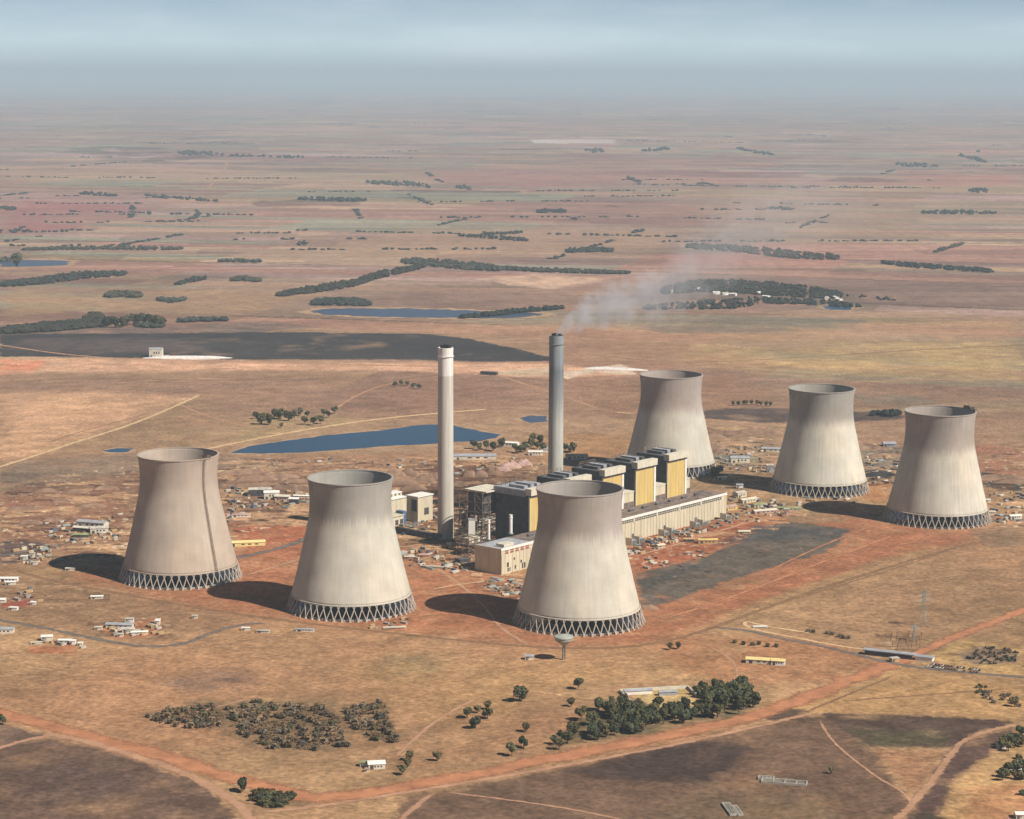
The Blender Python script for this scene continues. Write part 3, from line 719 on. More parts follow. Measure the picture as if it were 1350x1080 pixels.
def shell_mat(name, low, high, zb, pink=0.0, streak=0.5):
    m = bpy.data.materials.new(name); m.use_nodes = True
    N = m.node_tree.nodes; L = m.node_tree.links
    b = N["Principled BSDF"]; b.inputs['Roughness'].default_value = 0.95; b.inputs['Specular IOR Level'].default_value = 0.1
    t = N.new("ShaderNodeTexCoord"); sp = N.new("ShaderNodeSeparateXYZ"); L.new(t.outputs['Object'], sp.inputs[0])
    an = N.new("ShaderNodeMath"); an.operation = 'ARCTAN2'; L.new(sp.outputs[1], an.inputs[0]); L.new(sp.outputs[0], an.inputs[1])
    # streak coordinates: round the shell / up the shell
    cs = N.new("ShaderNodeMath"); cs.operation = 'MULTIPLY'; cs.inputs[1].default_value = 45; L.new(an.outputs[0], cs.inputs[0])
    zz = N.new("ShaderNodeMath"); zz.operation = 'MULTIPLY'; zz.inputs[1].default_value = 0.035; L.new(sp.outputs[2], zz.inputs[0])
    cb = N.new("ShaderNodeCombineXYZ"); L.new(cs.outputs[0], cb.inputs[0]); L.new(zz.outputs[0], cb.inputs[2])
    ns = N.new("ShaderNodeTexNoise"); ns.inputs['Scale'].default_value = 0.55; ns.inputs['Detail'].default_value = 5; L.new(cb.outputs[0], ns.inputs['Vector'])
    nb = N.new("ShaderNodeTexNoise"); nb.inputs['Scale'].default_value = 0.045; nb.inputs['Detail'].default_value = 5; L.new(t.outputs['Object'], nb.inputs['Vector'])
    # edge of the discoloured upper band, wavering
    e1 = N.new("ShaderNodeMath"); e1.operation = 'MULTIPLY_ADD'; e1.inputs[1].default_value = 34; L.new(ns.outputs[0], e1.inputs[0]); L.new(sp.outputs[2], e1.inputs[2])
    mr = N.new("ShaderNodeMapRange"); mr.interpolation_type = 'SMOOTHSTEP'; mr.inputs[1].default_value = zb + 17 - 7; mr.inputs[2].default_value = zb + 17 + 9
    L.new(e1.outputs[0], mr.inputs[0])
    mx = N.new("ShaderNodeMix"); mx.data_type = 'RGBA'; mx.inputs[6].default_value = (*low, 1); mx.inputs[7].default_value = (*high, 1); L.new(mr.outputs[0], mx.inputs[0])
    # blotches and streaks
    s1 = N.new("ShaderNodeMapRange"); s1.inputs[1].default_value = 0.25; s1.inputs[2].default_value = 0.75; s1.inputs[3].default_value = 1 - 0.26 * streak; s1.inputs[4].default_value = 1 + 0.22 * streak; L.new(ns.outputs[0], s1.inputs[0])
    s2 = N.new("ShaderNodeMapRange"); s2.inputs[1].default_value = 0.3; s2.inputs[2].default_value = 0.7; s2.inputs[3].default_value = 0.87; s2.inputs[4].default_value = 1.10; L.new(nb.outputs[0], s2.inputs[0])
    # lift joints every 4 m
    wv = N.new("ShaderNodeMath"); wv.operation = 'PINGPONG'; wv.inputs[1].default_value = 2.2; L.new(sp.outputs[2], wv.inputs[0])
    s3 = N.new("ShaderNodeMapRange"); s3.inputs[1].default_value = 0.0; s3.inputs[2].default_value = 0.5; s3.inputs[3].default_value = 0.965; s3.inputs[4].default_value = 1.0; L.new(wv.outputs[0], s3.inputs[0])
    m1 = N.new("ShaderNodeMath"); m1.operation = 'MULTIPLY'; L.new(s1.outputs[0], m1.inputs[0]); L.new(s2.outputs[0], m1.inputs[1])
    m2 = N.new("ShaderNodeMath"); m2.operation = 'MULTIPLY'; L.new(m1.outputs[0], m2.inputs[0]); L.new(s3.outputs[0], m2.inputs[1])
    vs = N.new("ShaderNodeVectorMath"); vs.operation = 'SCALE'; L.new(mx.outputs[2], vs.inputs[0]); L.new(m2.outputs[0], vs.inputs['Scale'])
    # warm tint blotches
    tn = N.new("ShaderNodeTexNoise"); tn.inputs['Scale'].default_value = 0.02; tn.inputs['Detail'].default_value = 2; L.new(t.outputs['Object'], tn.inputs['Vector'])
    tr = N.new("ShaderNodeMapRange"); tr.inputs[1].default_value = 0.45; tr.inputs[2].default_value = 0.7; tr.inputs[3].default_value = 0; tr.inputs[4].default_value = 0.5 + pink; L.new(tn.outputs[0], tr.inputs[0])
    tm = N.new("ShaderNodeMix"); tm.data_type = 'RGBA'; tm.blend_type = 'MULTIPLY'; tm.inputs[7].default_value = (1.0, 0.93, 0.86, 1); L.new(tr.outputs[0], tm.inputs[0]); L.new(vs.outputs[0], tm.inputs[6])
    L.new(tm.outputs[2], b.inputs['Base Color'])
    return m
SH_A = shell_mat('shell_concrete', (0.55, 0.51, 0.42), (0.37, 0.33, 0.285), 88, 0, .5)
SH_B = shell_mat('shell_concrete_new', (0.47, 0.385, 0.305), (0.44, 0.355, 0.285), 100, 0.3, 0.35)
NPAIR = 50
RB = 63.0; RS = 58.9
def leg_mesh(sgn):
    a0 = 0; a1 = sgn * 1.4 * math.pi / NPAIR
    m = MB()
    m.bar((RB * math.cos(a0), RB * math.sin(a0), 1.2), (RS * math.cos(a1), RS * math.sin(a1), 15.2), 0.60, 6, 0.50)
    return m.mesh('leg', M_LEG)
LEGM = [leg_mesh(1), leg_mesh(-1)]
fm = MB().hexa([(RB-1.6,-1.3,-1),(RB+1.9,-1.3,-1),(RB+1.9,1.3,-1),(RB-1.6,1.3,-1),(RB-1.0,-.8,1.5),(RB+1.1,-.8,1.5),(RB+1.1,.8,1.5),(RB-1.0,.8,1.5)])
FOOTM = fm.mesh('footing', M_LEG)
def make_tower(label, shellmat):
    t = empty('cooling_tower', (0, 0, 0), 0, label, 'cooling tower', 'hyperbolic concrete cooling towers')
    outer = []
    zs = np.linspace(14.5, 130, 44)
    out = [(prof_r(z), z) for z in zs]
    # smooth profile
    rr = np.interp(zs, [p[1] for p in PROF], [p[0] for p in PROF])
    k = np.array([1, 2, 3, 2, 1.0]); k /= k.sum()
    rs = np.convolve(np.pad(rr, 2, mode='reflect', reflect_type='odd'), k, 'valid')
    prof = list(zip(rs, zs)) + [(r - 1.1, z) for r, z in reversed(list(zip(rs, zs)))]
    MB().lathe(prof, 128, closed=True).build('shell', shellmat, t, smooth=True)
    t['_r'] = 0
    MB().lathe([(41.7,129.0),(42.3,129.2),(42.3,130.3),(40.5,130.3),(40.5,129.0)], 128, closed=True).build('rim', shellmat, t)
    MB().lathe([(58.4,14.3),(59.5,14.2),(59.5,15.2),(59.0,15.6)], 128, closed=False).build('ring_beam', shellmat, t)
    MB().lathe([(60.4,-1),(60.4,1.6),(59.8,1.6),(59.8,-1)], 96).build('basin_wall', M_CONC, t)
    MB().lathe([(59.8,0.9),(0.1,0.9)], 96).build('basin_water', M_GLASS, t)
    pk = MB().lathe([(0.1,8.5),(44,8.5),(44,13.4),(0.1,13.4)], 64)
    pk.build('cooling_fill', M_SOOT_SHADE, t)  # fill coloured near-black to paint in the shade behind the legs
    for i in range(NPAIR):
        an = 2 * math.pi * i / NPAIR
        for me_ in LEGM:
            o = bpy.data.objects.new('leg', me_); COL.objects.link(o); o.parent = t; o.rotation_euler = (0, 0, an)
    for i in range(NPAIR):
        o = bpy.data.objects.new('footing', FOOTM); COL.objects.link(o); o.parent = t; o.rotation_euler = (0, 0, 2 * math.pi * i / NPAIR)
    del t['_r']
    return t
tower0 = make_tower('x', SH_A)
TW = [
 (238, 760, 'pinkish cooling tower at the far left with a dark ladder down its side'),
 (463, 800, 'cooling tower standing left of the white-topped chimney, second from the left'),
 (763, 818, 'nearest cooling tower, standing in front of the turbine hall'),
 (883, 621, 'farthest cooling tower, rising behind the yellow boiler houses'),
 (1080, 645, 'middle one of the three far cooling towers, between the farthest and the rightmost'),
 (1235, 684, 'rightmost cooling tower, with small work gear on its rim'),
]
towers = []
for i, (px, py, lb) in enumerate(TW):
    g = S(px, py)
    t = tower0 if i == 0 else copy_tree(tower0)
    t.location = (g[0], g[1], 0)
    t.rotation_euler = (0, 0, 0.37 * i)
    t['label'] = lb
    towers.append(t)
for n_t, t_ in enumerate(towers[1:]):
    f_ = (1.0, 1.0, .96, 1.06, 1.02)[n_t]; zb_ = (92, 88, 84, 90, 86)[n_t]
    ms = shell_mat('shell_concrete_%s' % 'bcdef'[n_t], tuple(f_ * v for v in (0.55, 0.51, 0.42)), (0.37 + .02*(n_t % 3 - 1), 0.325, 0.285), zb_, 0.1 * n_t, .32 + .06 * n_t)
    for c in kids(t_):
        if c.name.split('.')[0] in ('shell', 'rim', 'ring_beam'):
            c.data = c.data.copy(); c.data.materials[0] = ms
for c in kids(towers[0]):
    if c.name.split('.')[0] in ('shell', 'rim', 'ring_beam'):
        c.data = c.data.copy(); c.data.materials[0] = SH_B
# ladder run down the first tower
def on_shell(t_rz, ang, z, off):
    r = prof_r(z) + off
    return (r * math.cos(ang - t_rz), r * math.sin(ang - t_rz), z)
lad = MB(); a_l = rad(-90 + 47)
zs = np.linspace(15, 130, 24)
for k in (-0.9, 0.9):
    for z0, z1 in zip(zs[:-1], zs[1:]):
        p = Vector(on_shell(0, a_l + k / 45, z0, 1.3)); q = Vector(on_shell(0, a_l + k / 45, z1, 1.3))
        lad.bar(p, q, 0.28)
for z in np.arange(16, 130, 2.5):
    lad.bar(on_shell(0, a_l - 0.9 / 45, z, 1.3), on_shell(0, a_l + 0.9 / 45, z, 1.3), 0.35)
    lad.bar(on_shell(0, a_l, z, 1.3), on_shell(0, a_l, z, -0.2), 0.3)
lad.build('access_ladder', M_STEEL, towers[0])
def rim_gear(t, ang, n, name, seed):
    rnd = random.Random(seed); m = MB(); rz = t.rotation_euler.z
    for i in range(n):
        a = ang + (i - n / 2) * 0.085
        p = on_shell(rz, a, 130, 1.6); q = on_shell(rz, a, 130, -2.6)
        h = rnd.uniform(1.0, 3.2)
        for s in (p, q):
            m.bar((s[0], s[1], 128.8), (s[0], s[1], 131 + h), 0.25)
        m.bar((p[0], p[1], 131 + h), (q[0], q[1], 131 + h), 0.25)
        c = on_shell(rz, a, 130, -0.5)
        if rnd.random() < 0.6:
            m.box(c[0]-1.6, c[0]+1.6, c[1]-1.3, c[1]+1.3, 130.6, 132 + h * 0.7)
    m.build(name, M_STEEL, t)
rim_gear(towers[5], rad(20), 8, 'work_platform', 3)
rim_gear(towers[0], rad(-38), 4, 'work_platform', 5)

# ------------------------------------------------------------------ chimneys
def stack_mat(name, bands):
    m = bpy.data.materials.new(name); m.use_nodes = True
    N = m.node_tree.nodes; L = m.node_tree.links; b = N["Principled BSDF"]; b.inputs['Roughness'].default_value = 0.9
    b.inputs['Specular IOR Level'].default_value = 0.1
    t = N.new("ShaderNodeTexCoord"); sp = N.new("ShaderNodeSeparateXYZ"); L.new(t.outputs['Object'], sp.inputs[0])
    d = N.new("ShaderNodeMath"); d.operation = 'DIVIDE'; d.inputs[1].default_value = 220; L.new(sp.outputs[2], d.inputs[0])
    r = N.new("ShaderNodeValToRGB"); e = r.color_ramp.elements
    e[0].position = bands[0][0]; e[0].color = (*bands[0][1], 1)
    e[1].position = bands[-1][0]; e[1].color = (*bands[-1][1], 1)
    for p, c in bands[1:-1]:
        x = e.new(p); x.color = (*c, 1)
    L.new(d.outputs[0], r.inputs[0])
    mp_ = N.new("ShaderNodeMapping"); mp_.inputs['Scale'].default_value = (0.35, 0.35, 0.025); L.new(t.outputs['Object'], mp_.inputs[0])
    n = N.new("ShaderNodeTexNoise"); n.inputs['Detail'].default_value = 6; L.new(mp_.outputs[0], n.inputs['Vector']); n.inputs['Scale'].default_value = 1
    mr = N.new("ShaderNodeMapRange"); mr.inputs[1].default_value = .3; mr.inputs[2].default_value = .7; mr.inputs[3].default_value = .82; mr.inputs[4].default_value = 1.1; L.new(n.outputs[0], mr.inputs[0])
    vs = N.new("ShaderNodeVectorMath"); vs.operation = 'SCALE'; L.new(r.outputs[0], vs.inputs[0]); L.new(mr.outputs[0], vs.inputs['Scale'])
    L.new(vs.outputs[0], b.inputs['Base Color'])
    return m
CM1 = stack_mat('stack_pale', [(0, (0.56, 0.51, 0.40)), (0.3, (0.58, 0.53, 0.45)), (0.845, (0.57, 0.53, 0.45)), (0.85, (0.80, 0.75, 0.68)), (1, (0.82, 0.77, 0.70))])
CM2 = stack_mat('stack_sooty', [(0, (0.56, 0.53, 0.43)), (0.5, (0.50, 0.48, 0.41)), (0.66, (0.29, 0.29, 0.28)), (0.80, (0.19, 0.20, 0.205)), (0.835, (0.25, 0.27, 0.28)), (1, (0.27, 0.29, 0.30))])
def chimney(g, m, label):
    t = empty('chimney', (g[0], g[1], 0), 0, label, 'chimney', 'tall concrete chimneys')
    MB().lathe([(9.2,-1),(8.95,60),(8.75,140),(8.6,212),(8.75,218),(7.6,218),(7.6,205)], 40).build('shaft', m, t, smooth=False)
    MB().lathe([(7.7,214.5),(0.1,214.5)], 32).build('cap', M_ROOFD, t)
    for k in range(3):
        a = rad(90 + 120 * k)
        MB().lathe([(2.5,213),(2.5,220.5),(2.1,220.5),(2.1,213)], 20, cx=4.1*math.cos(a), cy=4.1*math.sin(a)).build('flue', M_SOOT_SHADE, t)
    for z in (208,):
        r = 9.0
        rg = MB().lathe([(r,z),(r+.7,z),(r+.7,z+.3),(r,z+.3)], 40)
        for i in range(20):
            a = rad(18*i); rg.bar(((r+.6)*math.cos(a),(r+.6)*math.sin(a),z),((r+.6)*math.cos(a),(r+.6)*math.sin(a),z+1.2),.06)
        rg.build('gallery', m, t)
    return t
g1 = S(587.5, 709); chimney(g1, CM1, 'pale chimney with a white-painted top and no smoke')
g2 = S(732, 682); chimney(g2, CM2, 'sooty grey-topped chimney with smoke drifting from it')

# ------------------------------------------------------------------ the plant: axes along (s) and across (t) the turbine hall
PO = S(661, 724, 28); PQ = S(958, 650, 28)
PL = math.dist(PO, PQ)
PU = ((PQ[0]-PO[0])/PL, (PQ[1]-PO[1])/PL)
PANG = math.atan2(PU[1], PU[0])                 # local +x = s, local +y = -t (towards the boilers)
def W(s, t, z=0):                                # t negative = behind the facade
    return (PO[0] + PU[0]*s + PU[1]*t, PO[1] + PU[1]*s - PU[0]*t, z)

th = empty('turbine_hall', W(0, 0), PANG, 'very long cream turbine hall with a brown flat roof and louvred strip', 'turbine hall')
MB().box(0, PL, 0, 36.8, -1, 26.2).build('wall', M_CREAM, th)
MB().box(0.4, PL-.4, 1.2, 36.9, 26.4, 27.2).build('roof', M_ROOFB, th)
MB().box(-.6, PL+.6, -0.5, 1.0, 25.6, 28.2).build('fascia', M_WHITE, th)
MB().box(-.6, .6, 1.002, 37.0, 25.6, 28.0).build('end_parapet', M_PALE, th)
# louvre strip with mullions
for i in range(8):
    x0 = 58 + i * 44; 
    lv = MB().box(x0, x0 + 41, -0.12, 0.4, 21.8, 25.2)
    lo = lv.build('louvre_band', M_LOUV, th)
    mu = MB()
    for k in range(1, 10): mu.box(x0 + k*4.1 - .25, x0 + k*4.1 + .25, -0.3, 0.2, 21.8, 25.2)
    mu.box(x0, x0+41, -0.28, 0.2, 23.3, 23.7)
    mu.build('mullion', M_PALE, lo)
    MB().box(x0 - 1.8, x0 - 0.4, -0.9, 0.3, 21, 28.6).build('vent_box', M_WHITE, th)
pil = MB()
for i in range(0, int(PL // 6.0)): pil.box(i*6.0 + .1, i*6.0 + .9, -.35, .2, 0, 21.6)
pil.build('pilaster', M_CREAM, th)
ob = MB()
for k in range(5): ob.box(6 + k*8.5, 11.5 + k*8.5, -.2, .5, 21.5, 23.2); ob.box(6 + k*8.5, 11.5 + k*8.5, -.2, .5, 24.0, 25.4)
ob.build('open_louvre', M_RED, th)
for (x, z, w_, h_) in ((9,7,4,5),(10,2,5,4),(20,13,2.5,2.5),(22,3,3,4),(31,8,3,3),(34,1.5,6,6),(228,2,5,6),(290,2,5,6),(352,2,5,6)):
    MB().box(x, x+w_, -.15, .4, z, z+h_).build('doorway', M_LOUV, th)
# roof vents and hatches
for i in range(13):
    x0 = 70 + i * 26
    v_ = MB().box(x0, x0+9, 20, 23, 27.2, 29.0).gable(x0, x0+9, 20, 23, 29.0, 29.9, .3, .2)
    v_.build('roof_vent', M_ROOFD, th)
rb = MB()
for i in range(9): rb.box(3, 50, 3 + i*3.7, 3.6 + i*3.7, 27.2, 27.9)
rb.build('roof_rib', M_ROOFG, th)
MB().box(2, 52, 2, 36, 27.2, 27.4).build('grey_roof_sheet', M_ROOFG, th)
MB().box(8, 24, 3.0, 14, 27.4, 31.0).build('roof_house', M_PALE, th)

# equipment annexes along the front of the hall: transformers
def transformer(s, t, label, grp):
    e = empty('transformer', W(s, t), PANG, label, 'transformer', grp)
    MB().box(-4.5, 4.5, -2.5, 2.5, -.2, 5.2).build('tank', M_ROOFG, e)
    r = MB()
    for k in range(9): r.box(-4.3 + k*1.0, -3.9 + k*1.0, -4.2, -2.5, .6, 4.6)
    r.build('radiator', M_GALV, e)
    for k in (-3, 0, 3):
        MB().bar((k, 0, 5.2), (k, 0, 8.4), .35, 8, .18).build('bushing', M_PINK, e)
    MB().box(-6.5, -5.9, -4.5, 4.5, -.2, 8.5).build('blast_wall', M_PALE, e)
    return e
for i, s in enumerate((214, 228, 276, 290, 338, 352, 400)):
    transformer(s, 12, 'grey transformer with three bushings beside the front wall of the turbine hall', 'transformers along the front of the turbine hall')

# boiler houses
def boiler(s, label, h=78.0, roofmat=M_ROOFD, w_=38.0, depth=44, pent=True):
    e = empty('boiler_house', W(s, -37.2), PANG, label, 'boiler house', 'boiler houses in a row behind the turbine hall')
    MB().box(1.2, w_, 1.4, depth, -1, h - 9).build('side_cladding', M_DARK, e)  # near-black walls: the shade of the side face is put into the colour
    MB().box(0.6, w_ - 3, 0, 1.38, 24, h - 8.2).build('front_cladding', M_YEL, e)
    MB().box(w_ - 2.9, w_ + .4, -.6, 1.5, 24, h - 8.4).build('corner_strip', M_WHITE, e)
    MB().box(-.2, .55, -.3, 1.5, 24, h - 8.4).build('edge_strip', M_PALE, e)
    MB().box(-.6, w_ + .8, -2.6, 5.5, h - 7.2, h + .2).build('front_hood', M_PALE, e)
    MB().box(0.2, w_, -1.2, 5.4, h - 9.2, h - 7.21).build('painted_shadow', M_DARK, e)  # dark strip standing in for the shade under the hood
    MB().box(-1.2, w_ + 1.2, 5.51, depth + 1, h - 9, h - 2.2).build('upper_cladding', roofmat, e)
    MB().box(-.4, w_ + .4, 6.2, depth + .2, h - 2.2, h - 1.7).build('roof', roofmat, e)
    for k in range(3):
        MB().box(5 + k*11, 11 + k*11, 12, 34, h - 1.7, h + 1.4 + (k % 2)).build('roof_vent', M_ROOFG if k == 1 else roofmat, e)
    fr = MB()
    for k in range(5): fr.bar((4 + k*7.5, depth - 6, h - 1.7), (4 + k*7.5, depth - 6, h + 4), .3)
    fr.bar((4, depth - 6, h + 4), (34, depth - 6, h + 4), .3); fr.bar((4, depth-6, h+2), (34, depth-6, h+2), .3)
    fr.build('roof_railing', M_STEEL, e)
    sg = MB()
    for k in range(1, 6): sg.box(0.6 + k*5.6, 0.9 + k*5.6, -.12, .2, 24, h - 9)
    sg.build('cladding_joint', M_YEL, e)
    return e
boiler(348, 'yellow-fronted boiler house at the right end of the row', 79)
boiler(285.7, 'yellow-fronted boiler house second from the right end', 78)
boiler(223.5, 'yellow-fronted boiler house just right of the nearest tower rim, its lower half hidden', 77.5)
boiler(160, 'boiler house with a white hood showing above the rim of the nearest tower', 76)
b2 = boiler(92, 'boiler house left of the nearest tower with tall dark side and pale roof', 74, M_ROOFG, 38, 50)
# cream bunker bays between boiler houses
def bay(s0, s1, label):
    e = empty('bunker_bay', W(s0, -38.2), PANG, label, 'bunker bay', 'cream bunker bays between the boiler houses')
    MB().box(.3, s1 - s0 - .3, 0, 14, -1, 44).build('wall', M_CREAM, e)
    MB().box(.1, s1 - s0 - .1, -.5, 14.5, 44, 45.2).build('roof', M_PALE, e)
    MB().box(.2, s1 - s0 - .2, -.8, -.01, 26, 33).build('lower_band', M_ROOFB, e)
    return e
bay(324.9, 346, 'cream bunker bay between the two rightmost boiler houses')
bay(262.6, 283.7, 'cream bunker bay right of the partly hidden boiler house')
bay(199.2, 221.5, 'cream bunker bay hidden behind the nearest tower rim')
bay(387.6, 396, 'narrow cream bay at the right end of the row')
# precipitators behind the boilers with ducts to the stacks
def precip(s, label, full=True):
    e = empty('precipitator', W(s, -92), PANG, label, 'precipitator', 'precipitators behind the boiler houses')
    MB().box(2, 36, 0, 24, 12, 34).build('casing', M_ROOFG, e)
    lg = MB()
    for x in (3, 14, 25, 35):
        for y in (1, 12, 23): lg.bar((x, y, -1), (x, y, 12), .5)
    lg.build('support_frame', M_STEEL, e)
    for k in range(4): MB().hexa([(3+k*8.2,3,6),(5+k*8.2,3,6),(5+k*8.2,21,6),(3+k*8.2,21,6),(2.2+k*8.2,1,12),(9.4+k*8.2,1,12),(9.4+k*8.2,23,12),(2.2+k*8.2,23,12)]).build('hopper', M_DARK, e)
    MB().box(12, 24, 24, 44, 16, 26).build('duct', M_ROOFG, e)
    return e
for s, l in ((348,'precipitator behind the rightmost boiler house'),(285.7,'precipitator behind the second boiler house from the right'),(223.5,'precipitator behind the partly hidden boiler house')):
    precip(s, l)

# unfinished boiler annex: open steel frame with a dark box and sheet roofs
an = empty('unfinished_boiler_frame', W(72, -88), PANG, 'unfinished steel frame with dark enclosure and green sheet roof left of the boiler houses', 'steel frame')
def frame(x0, x1, y0, y1, z0, z1, nx, ny, nz, r=.5, brace=True):
    m = MB()
    X = np.linspace(x0, x1, nx); Y = np.linspace(y0, y1, ny); Z = np.linspace(z0, z1, nz)
    for x in X:
        for y in Y: m.bar((x, y, z0), (x, y, z1), r)
    for z in Z[1:]:
        for x in X: m.bar((x, y0, z), (x, y1, z), r * .8)
        for y in Y: m.bar((x0, y, z), (x1, y, z), r * .8)
    if brace:
        for a_, b_ in zip(Z[:-1], Z[1:]):
            m.bar((x0, y0, a_), (x0, y0 + (y1-y0)/(ny-1), b_), r*.5); m.bar((x0, y1, a_), (x0, y1 - (y1-y0)/(ny-1), b_), r*.5)
            m.bar((x0, y0, a_), (x0 + (x1-x0)/(nx-1), y0, b_), r*.5)
    return m
frame(0, 40, 0, 34, -1, 66, 4, 4, 7).build('frame', M_STEEL, an)
MB().box(6, 38, 3, 26, 40, 63).build('enclosure', M_DARK, an)
MB().box(4, 42, -2, 30, 66, 67.2).build('roof', M_PALE, an)
frame(12, 38, 34.6, 44, -1, 48, 4, 2, 6, .45).build('rear_frame', M_PSTEEL, an)
MB().hexa([(11,35,50.5),(39,35,50.5),(39,46,47.8),(11,46,47.8),(11,35,51.3),(39,35,51.3),(39,46,48.6),(11,46,48.6)]).build('green_roof', M_GREEN, an)
MB().box(14, 36, 35.5, 43, 22, 36).build('lower_enclosure', M_DARK, an)
MB().box(-4, -.8, 4, 34, 20.5, 21.5).build('gantry', M_GREEN, an)
MB().box(-12, -5, 6, 30, 12, 15.5).build('pale_duct', M_CREAM, an)
MB().box(-13, -4, 0, 5.9, 8, 19).build('duct_end', M_PALE, an)
MB().box(2, 9, 12, 20, 33, 39).build('hopper', M_PINK, an)
# columns & piping left of it
pr_ = empty('pipe_rack', W(122, -148), PANG, 'pale lattice pipe rack carrying pipes, right of the white-topped chimney', 'pipe rack')
frame(0, 44, 0, 12, -1, 26, 5, 2, 5, .4).build('frame', M_PSTEEL, pr_)
for k, (y, z, mm) in enumerate(((3, 15.5, M_PALE), (7, 15.8, M_GALV), (11, 15.5, M_RED), (4, 23, M_PALE), (9, 23.2, M_GALV))):
    MB().bar((-2, y, z), (46, y, z), .8, 10).build('pipe', mm, pr_)
pr2 = empty('pipe_rack', W(44, -84), PANG, 'brown lattice frame standing behind the left end of the turbine hall', 'pipe rack')
frame(0, 30, 0, 18, -1, 20, 4, 3, 4, .45).build('frame', M_STEEL, pr2)
MB().box(2, 28, 2, 16, 12.6, 13).build('deck', M_ROOFB, pr2)
MB().box(6, 20, 4, 14, 13, 18).build('casing', M_CREAM, pr2)
# two slender vent stacks on the hall roof, one silo behind its end
def vent_stack(px, py0, py1, zb, r, label, nm='vent_stack', cat='vent stack', m=M_WHITE):
    g = S(px, py0, zb)
    k = math.hypot(g[0], g[1]) / 2900 * 1.02
    h = (py0 - py1) * k
    e = empty(nm, (g[0], g[1], zb), 0, label, cat)
    MB().lathe([(r, -.3), (r, h), (r*.8, h), (r*.8, h-2)], 16).build('pipe', m, e)
    MB().lathe([(r+.1, h*.82), (r+.5, h*.82), (r+.5, h*.82+.7), (r+.1, h*.82+.7)], 16).build('collar', m, e)
    MB().lathe([(r, 0), (r+.9, 0), (r+.9, 1.2), (r, 1.6)], 16).build('base_flange', M_GALV, e)
vent_stack(644.3, 712, 684, 27.4, 1.5, 'slim white vent stack on the hall roof, left one of the pair')
vent_stack(673.3, 704, 678, 27.4, 1.9, 'stouter white vent stack on the hall roof, nearer the nearest tower')
si = empty('silo', (*S(622, 727), 0), 0, 'square white silo tower on dark legs left of the turbine hall end', 'silo')
MB().box(-3.6, 3.6, -3.6, 3.6, 18, 36).build('bin', M_WHITE, si)
frame(-3.4, 3.4, -3.4, 3.4, -1, 18, 2, 2, 4, .35).build('support_frame', M_STEEL, si)
MB().box(-3.9, 3.9, -3.9, 3.9, 36, 36.8).build('roof', M_ROOFG, si)

# buildings left of the white-topped chimney
def at_px(px, py, rz=None): return (*S(px, py), 0)
cv = empty('coal_bunker_building', at_px(566, 686), PANG, 'yellow block with a dark square opening just left of the pale chimney', 'plant building')
MB().box(-20, 6, 0, 18, -1, 30).build('wall', M_CREAM, cv)
MB().box(-21, 7, -1, 19, 30, 31.2).build('roof', M_WHITE, cv)
MB().box(-20.3, -20.05, 2, 10, 13, 27).build('opening', M_LOUV, cv)
MB().box(-9, -1, -.3, .1, 8, 16).build('doorway', M_LOUV, cv)
MB().box(6.05, 6.9, 4, 12, 1, 12).build('side_door', M_LOUV, cv)
lb_ = empty('long_plant_building', at_px(548, 672), PANG, 'long stepped cream building with a pale roof running behind the second tower', 'plant building')
MB().box(-92, -16, 0, 22, -1, 18).build('wall', M_CREAM, lb_)
MB().box(-93, -15, -1, 23, 18, 19).build('roof', M_WHITE, lb_)
MB().box(-80, -16, 8, 20, 19, 23).build('upper_storey', M_PALE, lb_)
MB().box(-81, -15.5, 7.4, 20.6, 23, 23.8).build('upper_roof', M_WHITE, lb_)
for k in range(9): MB().box(-78 + k*7, -74.6 + k*7, 7.8, 8.1, 20, 22).build('window', M_LOUV, lb_)
lc = empty('filter_house', at_px(538, 690), PANG, 'lower cream shed with dark blue fittings right of the second tower', 'plant building')
MB().box(-40, -8, 0, 15, -1, 11).build('wall', M_PALE, lc)
MB().box(-41, -7, -1, 16, 11, 12).build('roof', M_CREAM, lc)
MB().box(-7.9, -2, 1, 12, -1, 15).build('machine_house', M_BLUE, lc)
for k in range(4): MB().box(-38 + k*8, -33 + k*8, -.4, .1, 1, 7).build('doorway', M_LOUV, lc)
ln = empty('conveyor', at_px(522, 702), 0, 'dark enclosed conveyor running low across to the foot of the pale chimney', 'conveyor')
c0 = Vector((*S(522, 702), 0)); c1 = Vector((*S(580, 712), 0)); dv = c1 - c0
cm = MB(); nrm = Vector((-dv.y, dv.x, 0)).normalized() * 2.2
cm.hexa([tuple(v) for v in (-nrm+Vector((0,0,3)), dv-nrm+Vector((0,0,3)), dv+nrm+Vector((0,0,3)), nrm+Vector((0,0,3)), -nrm+Vector((0,0,6.5)), dv-nrm+Vector((0,0,6.5)), dv+nrm+Vector((0,0,6.5)), nrm+Vector((0,0,6.5)))])
cm.build('gallery', M_DARK, ln)
lgm = MB()
for k in range(1, 8):
    p = dv * (k / 8); lgm.bar((p.x, p.y, -.5), (p.x, p.y, 3.05), .5)
lgm.build('trestle', M_STEEL, ln)

